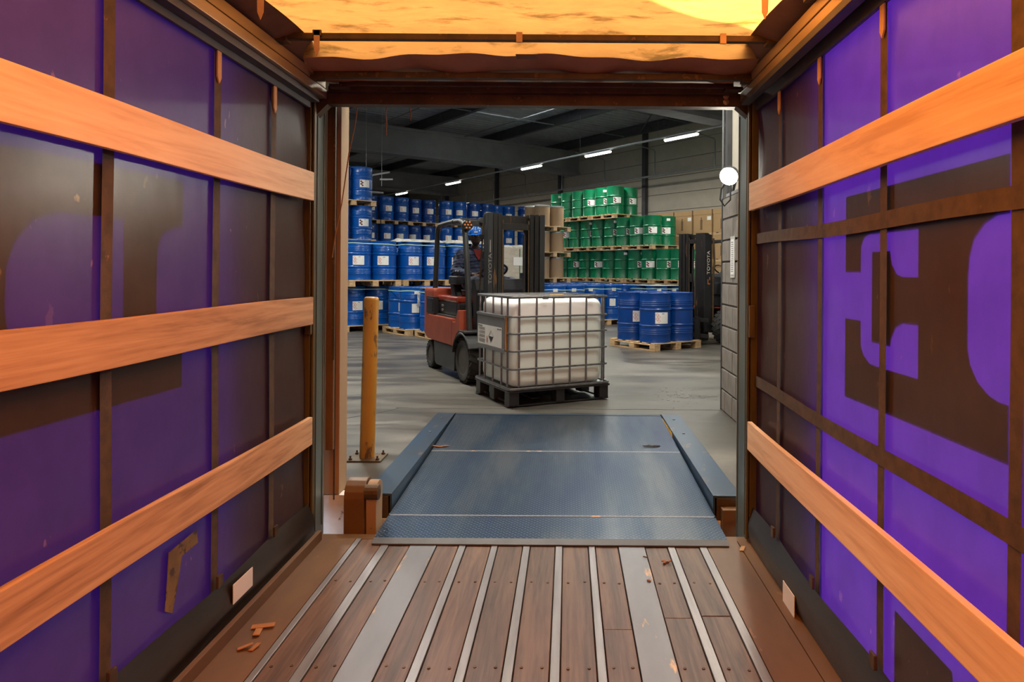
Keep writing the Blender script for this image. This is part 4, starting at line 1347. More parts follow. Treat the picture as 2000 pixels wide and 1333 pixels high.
# ================================================================== white liquid container in its cage
FA = radians(28)
ibc = thing('liquid_container', 'white caged liquid container on a black pallet carried by the orange forklift', 'container', (-.30, 7.68, ZW + .012), FA)
k = NT('white_tank_plastic')
sx = k.n('SeparateXYZ')
k.l(k.tc.outputs['Object'], sx.inputs[0])
lvl = k.math('ADD', sx.outputs[2], k.math('MULTIPLY', k.math('SUBTRACT', k.noise(k.coords('Object', (1, 1, 0)), 5, 2), .5), .05))
full = k.ramp(lvl, [(.915, (1, 1, 1)), (.93, (0, 0, 0))])
col = k.mix(full, (.93, .9, .87), (.80, .87, .82))
k.l(col, k.p.inputs['Base Color'])
k.set(Roughness=.38)
tr = k.n('BsdfTranslucent')
tr.inputs[0].default_value = (.8, .8, .76, 1)
mx = k.n('MixShader')
mx.inputs[0].default_value = .1
k.l(k.p.outputs[0], mx.inputs[1])
k.l(tr.outputs[0], mx.inputs[2])
k.l(mx.outputs[0], k.out.inputs[0])
MT['tank'] = k.m
def superbox(hx, hy, z0, z1, rc, rt, n=8):
    """box with rounded vertical corners and rounded top and bottom edges"""
    prof = []
    for i in range(n + 1):
        a = pi / 2 * i / n
        prof.append((rt * (1 - sin(a)) if False else rt * (1 - cos(pi / 2 - a)), z0 + rt * (1 - sin(a))))
    ring_b = [(rt * (1 - sin(pi / 2 * i / n)), z0 + rt * (1 - cos(pi / 2 * i / n))) for i in range(n + 1)]
    ring_t = [(rt * (1 - cos(pi / 2 * i / n)), z1 - rt * (1 - sin(pi / 2 * i / n))) for i in range(n + 1)]
    rings = ring_b + ring_t
    mb = MB()
    vs_, fs = [], []
    m = 4 * (n + 1)
    for inset, z in rings:
        r = max(.004, rc - inset)
        for q, (cx, cy) in enumerate(((1, 1), (-1, 1), (-1, -1), (1, -1))):
            for i in range(n + 1):
                a = pi / 2 * q + pi / 2 * i / n
                vs_.append((cx * (hx - inset - r) + r * cos(a), cy * (hy - inset - r) + r * sin(a), z))
    for j in range(len(rings) - 1):
        for i in range(m):
            fs.append((j * m + i, j * m + (i + 1) % m, (j + 1) * m + (i + 1) % m, (j + 1) * m + i))
    fs.append(tuple(range(m))[::-1])
    fs.append(tuple((len(rings) - 1) * m + i for i in range(m)))
    return mb.add(vs_, fs)
CB, CT = .20, 1.125       # cage foot and top
tank = superbox(.555, .465, .185, 1.10, .13, .09).build('tank', MT['tank'], ibc, smooth=50)
MB().lathe([(.11, 1.09), (.11, 1.115), (.08, 1.122)], 20).build('filler_cap', MT['ibc_black'], tank, smooth=40)
MB().box(-.02, .12, -.33, -.29, 1.10, 1.118).build('top_rib', MT['paper'], tank, bevel=.006)
MB().box(.14, .30, .02, .08, 1.118, 1.132).build('yellow_tab', MT['yellow_cap'], tank, bevel=.004)
hx, hy, rc = .585, .490, .06
def ringpath(z, hx=hx, hy=hy, r=rc):
    pts = []
    for q, (cx, cy) in enumerate(((1, 1), (-1, 1), (-1, -1), (1, -1))):
        for i in range(5):
            a = pi / 2 * q + pi / 2 * i / 4
            pts.append((cx * (hx - r) + r * cos(a), cy * (hy - r) + r * sin(a), z))
    return pts
for z in (.385, .57, .75, .925):
    MB().tube(ringpath(z), .0105, 6, closed=True).build('cage_hoop', MT['zinc'], ibc, smooth=60)
MB().tube(ringpath(CT), .014, 6, closed=True).build('top_hoop', MT['zinc'], ibc, smooth=60)
mev = MB().tube([(0, 0, CB), (0, 0, CT)], .0105, 6).mesh('cage_bar', smooth=60)
mev.materials.append(MT['zinc'])
for i in range(6):
    x = -.555 + .07 + i * (1.11 - .10) / 5 * .98
    for y in (-hy + .006, hy - .006):
        put('cage_bar', mev, None, ibc, (x, y, 0))
for y in (-.40, -.24, .0, .24, .40):
    for x in (-hx + .006, hx - .006):
        put('cage_bar', mev, None, ibc, (x, y, 0))
for a in (pi / 4, 3 * pi / 4, 5 * pi / 4, 7 * pi / 4):
    sx_, sy_ = (1 if cos(a) > 0 else -1), (1 if sin(a) > 0 else -1)
# crossed tubes over the top
for y in (-.2, .2):
    MB().tube([(-hx, y, CT + .004), (hx, y, CT + .004)], .010, 6).build('top_tube', MT['zinc'], ibc)
for (x, y) in ((-.19, -hy), (.35, -hy)):
    MB().box(x - .03, x + .03, y - .016, y + .012, CT - .022, CT + .01).build('top_clip', MT['zinc'], ibc, bevel=.003)
# plates on the left face
MB().box(-hx - .016, -hx - .011, -.37, .43, .57, .925).build('sign_plate', MT['plate_grey'], ibc)
MB().box(-hx - .012, -hx - .008, -.405, -.372, .575, .92).build('amber_glint', MT['amber'], ibc)  # orange reflection on the cage corner, painted as a strip
for z, h_ in ((.925, .02), (.57, .03)):
    MB().box(-hx - .022, -hx - .0165, -.375, .44, z - h_, z + h_ * .4).build('plate_rail', MT['plate_grey'], ibc, bevel=.002)
lab = MB().box(-hx - .018, -hx - .0165, -.30, .40, .585, .80).build('transport_label', MT['paper'], ibc)
lab['label'] = 'white transport label with corrosive mark'
xq = -hx - .0185
def tri(pts, nm, m):
    MB().prism(pts, xq - .0008, xq, 'x').build(nm, MT[m], lab)
cy_, cz_ = .0, .685
tri([(cy_ + .07, cz_ + .0), (cy_ - .07, cz_ + .0), (cy_, cz_ - .065)], 'black_half_diamond', 'ibc_black')
for p, q in (((cy_ - .07, cz_), (cy_, cz_ + .065)), ((cy_, cz_ + .065), (cy_ + .07, cz_))):
    MB().bar((xq, p[0], p[1]), (xq, q[0], q[1]), .002, .003, (1, 0, 0)).build('diamond_outline', MT['plate_grey'], lab)
for zc in (.665, .63):
    MB().tube([(xq - .0005, .115, zc + .018), (xq - .0005, .095, zc), (xq - .0005, .115, zc - .018), (xq - .0005, .135, zc)], .002, 4, closed=True).build('red_diamond', MT['redmark'], lab)
for i in range(16):
    if i in (3, 7, 11):
        continue
    MB().box(xq - .0008, xq, .18, .38 - random.uniform(0, .03), .765 - i * .0105, .769 - i * .0105).build('printed_line', MT['plate_grey'], lab)
MB().box(xq - .0008, xq, .26, .39, .781, .789).build('printed_line', MT['ibc_black'], lab)
for y in (-.2, -.26):
    MB().box(xq - .0008, xq, y - .02, y + .02, .775, .785).build('printed_line', MT['dark_steel'], lab)
# pallet
pal = MB()
pal.box(-.60, .60, -.50, .50, .145, .165)
o = pal.build('pallet_deck', MT['ibc_black'], ibc, bevel=.004)
MB().tube(ringpath(.182, .598, .498, .05), .014, 6, closed=True).build('tray_rim', MT['zinc'], ibc, smooth=60)
MB().box(-.585, .585, -.485, .485, .165, .18).build('steel_tray', MT['zinc'], ibc)
for x in (-.535, 0, .535):
    for y in (-.42, 0, .42):
        MB().box(x - (.055 if x else .05), x + (.055 if x else .05), y - .065, y + .065, .012, .145).build('foot', MT['ibc_black'], ibc, bevel=.008)
for y in (-.42, .42):
    MB().box(-.60, .60, y - .05, y + .05, .0, .012).build('skid', MT['ibc_black'], ibc)
for x in (-.535, .535):
    MB().tube([(x, -.48, .02), (x, .48, .02)], .012, 6).build('skid_tube', MT['zinc'], ibc)
# ================================================================== forklifts (x across, y backwards, z up; origin under the front axle)
def wheel(parent, name, x, y, r, w, outer):
    """tyre with rim; outer = -1 or +1 the side that faces out"""
    prof = [(r * .60, -w / 2 + .012), (r * .66, -w / 2), (r * .9, -w / 2), (r * .985, -w / 2 + .025), (r, -w / 2 + .05), (r, w / 2 - .05), (r * .985, w / 2 - .025), (r * .9, w / 2), (r * .66, w / 2), (r * .60, w / 2 - .012)]
    mb = MB().lathe(prof, 36, axis='x', capa=False, capb=False)
    n = 22
    for i in range(n):
        a = 2 * pi * i / n
        for s_ in (-1, 1):
            m = Matrix.Rotation(a + (.12 if s_ > 0 else 0), 3, 'X') @ Matrix.Rotation(s_ * .35, 3, 'Y')
            c = Matrix.Rotation(a + (.12 if s_ > 0 else 0), 3, 'X') @ Vector((s_ * w * .27, 0, r * 1.004))
            mb.cbox(c, (w * .42, r * .17, r * .05), Matrix.Rotation(a + (.12 if s_ > 0 else 0), 3, 'X') @ Matrix.Rotation(s_ * .5, 3, 'Z'))
    t = mb.build(name, MT['tyre'], parent, smooth=40)
    t.location = (x, y, r * 1.03)
    q = outer * w / 2
    rim = MB().lathe([(r * .62, -abs(q) + .01), (r * .6, q - outer * .012), (r * .52, q - outer * .012), (r * .48, q - outer * .06), (r * .30, q - outer * .055), (r * .27, q - outer * .02), (r * .12, q - outer * .015), (.0, q - outer * .012)], 30, axis='x', capb=False).build('rim', MT['rim'], t, smooth=35)
    for i in range(7):
        a = 2 * pi * i / 7
        MB().lathe([(.013, 0), (.013, outer * .022), (.006, outer * .026)], 6, (q - outer * .055, r * .39 * cos(a), r * .39 * sin(a)), 'x').build('wheel_nut', MT['rim'], t)
    return t

def mast(parent, top, y0, groups, plate, text, tsize, tz, tside, stagger=0.0):
    """two groups of upright channels at x ranges groups; y0 = front face"""
    m = thing_part('mast', parent)
    for s_ in (-1, 1):
        xs = groups
        n = len(xs) - 1
        for i in range(n):
            a, b = xs[i] + .004, xs[i + 1] - .004
            zt = top - stagger * i
            lo, hi = (a, b) if s_ > 0 else (-b, -a)
            yb = y0 + .012 * (n - 1 - i)
            outer_ch = i == n - 1
            mb = MB().box(lo, hi, yb, yb + .022, .08, zt).box(lo, hi, yb + .12, yb + .142, .08, zt)
            web = hi - .016 if s_ > 0 else lo
            mb.box(web, web + .016, yb + .022, yb + .12, .08, zt)
            mb.build('upright', MT['mast_plate'] if outer_ch and plate else MT['mast'], m, bevel=.003, seg=1)
        MB().lathe([(.022, -.02), (.022, .02)], 14, (s_ * (xs[0] + xs[1]) / 2, y0 + .05, top - .03), 'x').build('mast_roller', MT['rim'], m, smooth=40)
        MB().tube([(s_ * (xs[0] - .035), y0 + .11, .15), (s_ * (xs[0] - .035), y0 + .11, top - .25)], .022, 10).build('lift_cylinder', MT['fl_black'], m, smooth=50)
        MB().box(s_ * (xs[0] - .012) - .007, s_ * (xs[0] - .012) + .007, y0 + .03, y0 + .036, .25, top - .08).build('lift_chain', MT['rust_steel'], m)
    MB().box(-xs[-1], xs[-1], y0 + .10, y0 + .16, top - .14, top - .02).build('top_tie', MT['mast'], m, bevel=.004)
    MB().box(-xs[0], xs[0], y0 + .03, y0 + .07, top - .20, top - .12).build('inner_tie', MT['mast'], m, bevel=.004)
    MB().box(-xs[-1], xs[-1], y0 + .10, y0 + .15, .30, .42).build('lower_tie', MT['mast'], m, bevel=.004)
    MB().prism([(xs[0], top - .14), (xs[0], top - .32), (xs[0] - .07, top - .14)], y0 + .11, y0 + .13, 'y').build('gusset', MT['mast'], m)
    MB().prism([(-xs[0], top - .14), (-xs[0], top - .32), (-xs[0] + .07, top - .14)], y0 + .11, y0 + .13, 'y').build('gusset', MT['mast'], m)
    return m

def thing_part(name, parent):
    """an empty that groups the pieces of one part"""
    o = bpy.data.objects.new(name, None)
    COL.objects.link(o)
    o.parent = parent
    return o

def carriage(parent, y, z0, blade_len, forkx, hw):
    c = MB().box(-hw, hw, y, y + .035, z0 + .10, z0 + .17).box(-hw, hw, y, y + .035, z0 + .40, z0 + .47).box(-hw * .55, -hw * .42, y + .01, y + .05, z0 + .1, z0 + .47).box(hw * .42, hw * .55, y + .01, y + .05, z0 + .1, z0 + .47).build('fork_carriage', MT['fl_grey'], parent, bevel=.004)
    for s_ in (-1, 1):
        MB().prism([(y - .002, z0 + .50), (y - .002, z0), (y - blade_len, z0 + .012), (y - blade_len, z0 + .022), (y - .05, z0 + .042), (y - .045, z0 + .50)], s_ * forkx - .05, s_ * forkx + .05, 'x').build('fork', MT['fl_grey'], parent, bevel=.003)
    return c

# ---------------------------------------------------------------- the orange forklift with the driver
FO = (-.83, 8.76, ZW)
fk = thing('forklift', 'orange-red forklift with black mast carrying the white container', 'forklift', FO, FA)
wheel(fk, 'front_wheel', -.44, 0, .275, .22, -1)
wheel(fk, 'front_wheel', .44, 0, .275, .22, 1)
wheel(fk, 'rear_wheel', -.43, 1.50, .195, .17, -1)
wheel(fk, 'rear_wheel', .43, 1.50, .195, .17, 1)
MB().prism([(.36, .10), (.33, .42), (1.26, .42), (1.22, .14), (1.15, .10)], -.53, .53).build('chassis', MT['fl_grey'], fk, bevel=.012)
MB().box(-.3, .3, -.22, .4, .14, .5).build('axle_housing', MT['fl_black'], fk, bevel=.02)
side = [(.44, .425), (.42, .775), (1.48, .775), (1.60, .72), (1.62, .46), (1.50, .43), (1.30, .425)]
MB().prism(side, -.545, .545).build('body_panel', MT['fl_orange'], fk, bevel=.012)
MB().prism([(.43, .425), (.415, .74), (.30, .74), (.20, .90), (.13, .90), (.13, .64), (.24, .60), (.33, .50), (.345, .425)], -.545, -.40).build('front_panel', MT['fl_orange'], fk, bevel=.008)
MB().prism([(.43, .425), (.415, .74), (.30, .74), (.20, .90), (.13, .90), (.13, .64), (.24, .60), (.33, .50), (.345, .425)], .40, .545).build('front_panel', MT['fl_orange'], fk, bevel=.008)
MB().box(-.40, .40, .14, .42, .42, .52).build('step_plate', MT['fl_black'], fk)
MB().box(-.5, .5, .42, 1.25, .777, .80).build('step_cover', MT['fl_grey'], fk, bevel=.006)
for s_ in (-1, 1):
    arc_o = [(.35 * cos(a), .285 + .35 * sin(a)) for a in [radians(12 + 138 * i / 12) for i in range(13)]]
    arc_i = [(.322 * cos(a), .285 + .322 * sin(a)) for a in [radians(12 + 138 * i / 12) for i in range(13)]][::-1]
    MB().prism(arc_o + arc_i, s_ * .33 if s_ < 0 else .33, s_ * .575, 'x').build('fender', MT['fl_grey'], fk, bevel=.006, seg=1)
    MB().box(s_ * .45 - .12, s_ * .45 + .12, -.16, .12, .632, .655).build('fender_top', MT['fl_grey'], fk, bevel=.006)
MB().box(-.46, .46, .46, 1.32, .80, .985).build('battery_cover', MT['fl_black'], fk, bevel=.05, seg=4, smooth=40)
MB().box(-.465, .465, .46, 1.34, .975, 1.06).build('hood', MT['fl_red'], fk, bevel=.04, seg=5, smooth=40)
MB().box(-.52, .52, 1.33, 1.80, .46, 1.15).build('counterweight', MT['fl_orange'], fk, bevel=.06, seg=4, smooth=40)
for i in range(4):
    MB().box(-.545, -.50, 1.30, 1.58, .82 + i * .05, .855 + i * .05).build('louver', MT['fl_black'], fk, bevel=.008)
MB().box(-.535, -.46, 1.26, 1.62, .79, 1.03).build('louver_frame', MT['fl_black'], fk, bevel=.006)
for yy in (0, 1):
    for zz in (0, 1):
        MB().lathe([(.018, -.003), (.018, 0), (.012, 0), (.012, -.003)], 12, (-.462, 1.06 + .05 * yy, .855 + zz * .06), 'x').build('badge_mark', MT['letter'], fk)
# dash, steering wheel, seat, levers
MB().prism([(.10, .52), (.10, 1.16), (.16, 1.30), (.26, 1.30), (.30, 1.15), (.22, .90), (.22, .52)], -.33, .36).build('dashboard', MT['fl_black'], fk, bevel=.015)
MB().tube([(.02, .24, 1.2), (.02, .36, 1.38)], .03, 10).build('steering_column', MT['fl_black'], fk)
tl = Matrix.Rotation(radians(-32), 4, 'X')
ctr = Vector((.02, .37, 1.39))
sw = MB().tube([ctr + tl.to_3x3() @ Vector((.175 * cos(a), .175 * sin(a), .012)) for a in [2 * pi * i / 28 for i in range(28)]], .016, 8, closed=True).build('steering_wheel', MT['fl_black'], fk, smooth=60)
for a in (.3, 2.4, 4.5):
    MB().tube([ctr, ctr + tl.to_3x3() @ Vector((.17 * cos(a), .17 * sin(a), .01))], .012, 6).build('spoke', MT['fl_black'], sw)
MB().box(-.27, .25, .66, 1.16, 1.06, 1.14).build('seat_cushion', MT['fl_black'], fk, bevel=.03, seg=3, smooth=40)
MB().prism([(1.08, 1.12), (1.20, 1.12), (1.30, 1.62), (1.20, 1.64)], -.25, .23).build('seat_back', MT['fl_black'], fk, bevel=.03, seg=3, smooth=40)
MB().prism([(.62, 1.06), (.80, 1.06), (.86, 1.22), (.72, 1.24)], -.43, -.33).build('console_post', MT['fl_black'], fk, bevel=.02)
ct = MB().box(-.46, -.31, .52, .84, 1.22, 1.33).build('control_console', MT['fl_black'], fk, bevel=.025, seg=3, smooth=40)
for i in range(3):
    MB().lathe([(.008, 0), (.008, .05), (.016, .055), (.016, .075), (.006, .085)], 10, (-.385 + .045 * (i - 1), .60 + .04 * i, 1.32)).build('control_lever', MT['fl_black'], ct, smooth=40)
MB().tube([(-.38, .70, 1.08), (-.41, .78, 1.04), (-.39, .88, 1.07), (-.36, .96, 1.05)], .012, 6).build('coiled_cable', MT['fl_black'], fk)
MB().box(.34, .50, .10, .26, .9, 1.38).build('side_console', MT['fl_black'], fk, bevel=.015)
MB().cbox((.44, .08, 1.30), (.14, .01, .20), Euler((0, .5, 0))).build('clipboard_paper', MT['paper'], fk)
# overhead guard
og = thing_part('overhead_guard', fk)
for s_ in (-1, 1):
    x = s_ * .455
    pts = [(x, .0, .64), (x, .06, 1.2), (x, .17, 1.82), (x, .215, 1.95), (x, .275, 2.02), (x, .38, 2.05), (x, .8, 2.055), (x, 1.24, 2.04), (x, 1.32, 2.0), (x, 1.36, 1.92), (x, 1.47, .98)]
    MB().tube(pts, .036, 10).build('guard_pillar', MT['fl_grey'], og, smooth=50)
for i in range(7):
    y = .40 + i * .135
    MB().box(-.455, .455, y - .012, y + .012, 2.045, 2.09).build('guard_bar', MT['fl_grey'], og, bevel=.003)
MB().box(-.455, .455, .24, .31, 1.98, 2.06).build('front_crossbar', MT['fl_grey'], og, bevel=.01)
MB().box(-.25, -.08, .18, .26, 2.02, 2.09).build('work_light_box', MT['fl_grey'], og, bevel=.008)
MB().lathe([(.038, -.01), (.042, .0), (.042, .03), (.036, .04)], 12, (-.455, .60, 2.055), 'y').build('clamp', MT['fl_black'], og, smooth=40)
hl = MB().lathe([(.04, .06), (.066, .04), (.07, .0), (.066, -.008)], 22, (-.44, .13, 1.985), 'y').build('round_lamp', MT['fl_black'], fk, smooth=40)
for i in range(7):
    a = 2 * pi * i / 6
    rr = .042 if i < 6 else 0
    MB().lathe([(.013, -.008), (.013, -.014), (.005, -.017)], 10, (-.44 + rr * cos(a), .13, 1.985 + rr * sin(a)), 'y').build('amber_led', MT['amber_led'], hl, smooth=40)
MB().box(-.36, -.28, -.10, -.06, 1.80, 1.86).build('mirror_clamp', MT['fl_grey'], fk, bevel=.006)
ms = mast(fk, 2.11, -.42, (.185, .245, .31, .385), True, '', 0, 0, 0)
me = text_mesh('TOYOTA', .072)
o = put('lettering', me, MT['letter'], ms)
o.location = (-.35, -.4225, 1.43)
o.rotation_euler = Euler((pi / 2, -pi / 2, 0), 'XYZ')
o.scale = (1.25, .8, 1)
MB().box(-.358, -.343, -.4235, -.4215, 1.63, 1.78).build('lettering_bar', MT['letter'], ms)
carriage(fk, -.50, .028, 1.0, .24, .42)
for s_ in (-1, 1):
    MB().box(s_ * .40 - .012, s_ * .40 + .012, -.475, -.44, .1, .62).build('load_guide', MT['fl_grey'], fk, bevel=.003)
MB().tube([(-.33, -.02, 1.2), (-.34, -.08, 1.0), (-.38, -.18, .9), (-.42, -.26, .95), (-.40, -.32, 1.05), (-.35, -.3, 1.16)], .012, 8).build('hydraulic_hose', MT['fl_black'], fk, smooth=60)
MB().tube([(-.33, -.02, 1.2), (-.32, -.1, 2.0)], .012, 8).build('hydraulic_hose', MT['rust_steel'], fk, smooth=60)

# ---------------------------------------------------------------- the black forklift at the right
b2 = W(10.52, 9.12)
f2 = thing('forklift', 'black forklift with tall dark mast parked behind the four drums', 'forklift', b2, radians(-52.5))
wheel(f2, 'front_wheel', .50, 0, .33, .25, 1)
wheel(f2, 'front_wheel', -.50, 0, .33, .25, -1)
wheel(f2, 'rear_wheel', .48, 1.6, .25, .2, 1)
wheel(f2, 'rear_wheel', -.48, 1.6, .25, .2, -1)
MB().prism([(.42, .14), (.40, .62), (1.30, .62), (1.27, .16)], -.56, .56).build('chassis', MT['fl_black'], f2, bevel=.015)
MB().box(-.56, .56, 1.26, 2.1, .55, 1.1).build('counterweight', MT['fl_orange'], f2, bevel=.06, seg=3, smooth=40)
MB().prism([(.04, .68), (.04, .71), (.5, .72), (.5, .68)], -.62, .62).build('orange_step', MT['redmark'], f2, bevel=.006)
MB().prism([(.02, .72), (.02, 1.12), (.10, 1.22), (.34, 1.26), (.40, 1.1), (.40, .72)], -.52, .52).build('front_cowl', MT['mast_plate'], f2, bevel=.03, seg=3, smooth=40)
MB().prism([(-.01, .95), (.02, 1.18), (.20, 1.37), (.28, 1.37), (.12, 1.12)], -.2, .42).build('dashboard', MT['mast_plate'], f2, bevel=.02, seg=3, smooth=40)
MB().box(-.5, .5, .45, 1.4, .62, 1.0).build('battery_cover', MT['fl_black'], f2, bevel=.04, seg=3, smooth=40)
ctr = Vector((0, .44, 1.43))
tl = Matrix.Rotation(radians(-35), 3, 'X')
MB().tube([ctr + tl @ Vector((.18 * cos(a), .18 * sin(a), 0)) for a in [2 * pi * i / 24 for i in range(24)]], .015, 8, closed=True).build('steering_wheel', MT['fl_black'], f2, smooth=60)
MB().tube([(0, .3, 1.3), tuple(ctr)], .025, 8).build('steering_column', MT['fl_black'], f2)
MB().box(-.25, .25, .8, 1.25, 1.0, 1.1).build('seat_cushion', MT['fl_black'], f2, bevel=.03, seg=3, smooth=40)
MB().prism([(1.18, 1.1), (1.3, 1.1), (1.4, 1.6), (1.3, 1.62)], -.25, .25).build('seat_back', MT['fl_black'], f2, bevel=.03, seg=3)
og2 = thing_part('overhead_guard', f2)
for s_ in (-1, 1):
    x = s_ * .47
    MB().tube([(x, .12, .72), (x, .30, 1.85), (x, .42, 2.0), (x, .9, 2.05), (x, 1.5, 2.04), (x, 1.62, 1.94), (x, 1.75, 1.05)], .035, 8).build('guard_pillar', MT['fl_black'], og2, smooth=50)
for i in range(6):
    MB().box(-.47, .47, .5 + i * .18, .525 + i * .18, 2.02, 2.06).build('guard_bar', MT['fl_black'], og2)
MB().box(.36, .56, .10, .34, 2.02, 2.09).build('work_lamp', MT['fl_black'], f2, bevel=.02)
m2 = mast(f2, 2.15, -.50, (.09, .17, .25, .335), False, '', 0, 0, 0, .0)
MB().box(.335, .351, -.50, -.30, .25, 2.12).build('side_plate', MT['fl_black'], m2, bevel=.004)
MB().tube([(.36, -.27, .4), (.36, -.27, 1.3), (.38, -.26, 1.6), (.36, -.27, 2.05)], .02, 8).build('hose', MT['rust_steel'], m2, smooth=60)
o = put('lettering', text_mesh('TOYOTA', .11), MT['letter_w'], m2)
o.location = (.4475, -.385, 1.62)
o.rotation_euler = Matrix(((0, 0, 1), (0, 1, 0), (1, 0, 0))).to_euler()
o.matrix_basis = Matrix(((0, 0, 1, .3525), (0, -1, 0, -.395), (1, 0, 0, 1.58), (0, 0, 0, 1)))
mk = MB().box(.351, .354, -.42, -.35, 1.16, 1.18).box(.351, .354, -.42, -.40, 1.18, 1.26).box(.351, .354, -.37, -.35, 1.24, 1.30).build('model_mark', MT['amber_led'], m2)
carriage(f2, -.58, .045, 1.05, .26, .50)
for s_ in (-1, 1):
    MB().tube([(s_ * .12, -.42, .6), (s_ * .12, -.42, 1.3), (s_ * .10, -.43, 1.36), (s_ * .06, -.44, 1.36), (s_ * .05, -.44, 1.2)], .02, 8).build('mast_hose', MT['fl_black'], f2, smooth=60)
# ================================================================== the driver
def capsule(mb, p, q_, ra, rb, n=14):
    """closed tapered limb piece with round ends; radii may be (across x, across y)"""
    p, q_ = Vector(p), Vector(q_)
    d = (q_ - p).normalized()
    ra = ra if isinstance(ra, tuple) else (ra, ra)
    rb = rb if isinstance(rb, tuple) else (rb, rb)
    ref = Vector((0, 1, 0)) if abs(d.y) < .8 else Vector((0, 0, 1))
    a = ref.cross(d).normalized()
    b = d.cross(a).normalized()
    rings = []
    for k_ in range(5):
        t = pi / 2 * (k_ + .35) / 5.35
        rings.append((p - d * min(ra) * cos(t), ra[0] * sin(t), ra[1] * sin(t)))
    L = 6
    for k_ in range(L + 1):
        t = k_ / L
        rings.append((p.lerp(q_, t), ra[0] + (rb[0] - ra[0]) * t, ra[1] + (rb[1] - ra[1]) * t))
    for k_ in range(5):
        t = pi / 2 * (1 - (k_ + 1 - .35) / 5.35)
        rings.append((q_ + d * min(rb) * cos(t), rb[0] * sin(t), rb[1] * sin(t)))
    vs_, fs = [], []
    for c, x, y in rings:
        vs_ += [c + a * x * cos(2 * pi * i / n) + b * y * sin(2 * pi * i / n) for i in range(n)]
    for k_ in range(len(rings) - 1):
        for i in range(n):
            fs.append((k_ * n + i, k_ * n + (i + 1) % n, (k_ + 1) * n + (i + 1) % n, (k_ + 1) * n + i))
    fs.append(tuple(range(n))[::-1])
    fs.append(tuple((len(rings) - 1) * n + i for i in range(n)))
    mb.add(vs_, fs)
def skin_mesh(name, verts, edges, radii, root=0, sub=2):
    bm = bmesh.new()
    for a, b in edges:
        mb = MB()
        capsule(mb, verts[a], verts[b], radii[a], radii[b])
        bm.from_mesh(mb.mesh('limb'))
    me = bpy.data.meshes.new(name)
    bm.to_mesh(me)
    bm.free()
    return me
def merge(name, meshes, voxel):
    bm = bmesh.new()
    for m in meshes:
        bm.from_mesh(m)
    me = bpy.data.meshes.new(name)
    bm.to_mesh(me)
    bm.free()
    o = bpy.data.objects.new(name + '_tmp', me)
    COL.objects.link(o)
    r = o.modifiers.new('r', 'REMESH')
    r.mode = 'VOXEL'
    r.voxel_size = voxel
    s = o.modifiers.new('sm', 'SMOOTH')
    s.factor = .5
    s.iterations = 3
    dg = bpy.context.evaluated_depsgraph_get()
    dg.update()
    out = bpy.data.meshes.new_from_object(o.evaluated_get(dg))
    out.name = name
    bpy.data.objects.remove(o)
    for p in out.polygons:
        p.use_smooth = True
    return out
SEAT = Vector((-.04, .86, 1.14))          # in the forklift's own frame
lm = Matrix.Translation(FO) @ Matrix.Rotation(FA, 4, 'Z')
pe = thing('person', 'driver in navy overalls and blue hard hat sitting on the forklift', 'person', lm @ SEAT, FA)
def q(x, y, z):
    return (x - SEAT.x, y - SEAT.y, z - SEAT.z)
J = dict(pelvis=q(-.05, .92, 1.24), belly=q(-.055, .92, 1.38), chest=q(-.06, .90, 1.55), neck0=q(-.065, .88, 1.67), neck=q(-.07, .865, 1.74), 
         shr=q(-.245, .88, 1.62), elr=q(-.375, .80, 1.385), wrr=q(-.25, .545, 1.35), har=q(-.215, .475, 1.345),
         shl=q(.13, .87, 1.62), ell=q(.24, .66, 1.42), wrl=q(.215, .56, 1.415), hal=q(.185, .495, 1.39),
         hipr=q(-.15, .86, 1.22), knr=q(-.23, .44, 1.25), anr=q(-.20, .32, .86), for_=q(-.20, .25, .78),
         hipl=q(.06, .86, 1.22), knl=q(.27, .40, 1.24), anl=q(.20, .32, .86), fol=q(.20, .25, .78))
keys = list(J)
idx = {k_: i for i, k_ in enumerate(keys)}
E = [('pelvis', 'belly'), ('belly', 'chest'), ('chest', 'neck0'), ('neck0', 'neck'), ('chest', 'shr'), ('shr', 'elr'), ('elr', 'wrr'), ('wrr', 'har'), ('chest', 'shl'), ('shl', 'ell'), ('ell', 'wrl'), ('wrl', 'hal'),
     ('pelvis', 'hipr'), ('hipr', 'knr'), ('knr', 'anr'), ('anr', 'for_'), ('pelvis', 'hipl'), ('hipl', 'knl'), ('knl', 'anl'), ('anl', 'fol')]
E = [(idx[a], idx[b]) for a, b in E]
RB = dict(pelvis=(.15, .12), belly=(.135, .11), chest=(.15, .115), neck0=.062, neck=.056, shr=.065, elr=.042, wrr=.028, har=.034, shl=.065, ell=.042, wrl=.028, hal=.034, hipr=.085, knr=.058, anr=.036, for_=.034, hipl=.085, knl=.058, anl=.036, fol=.034)
body = skin_mesh('body_skeleton', [J[k_] for k_ in keys], E, [RB[k_] for k_ in keys], 0)
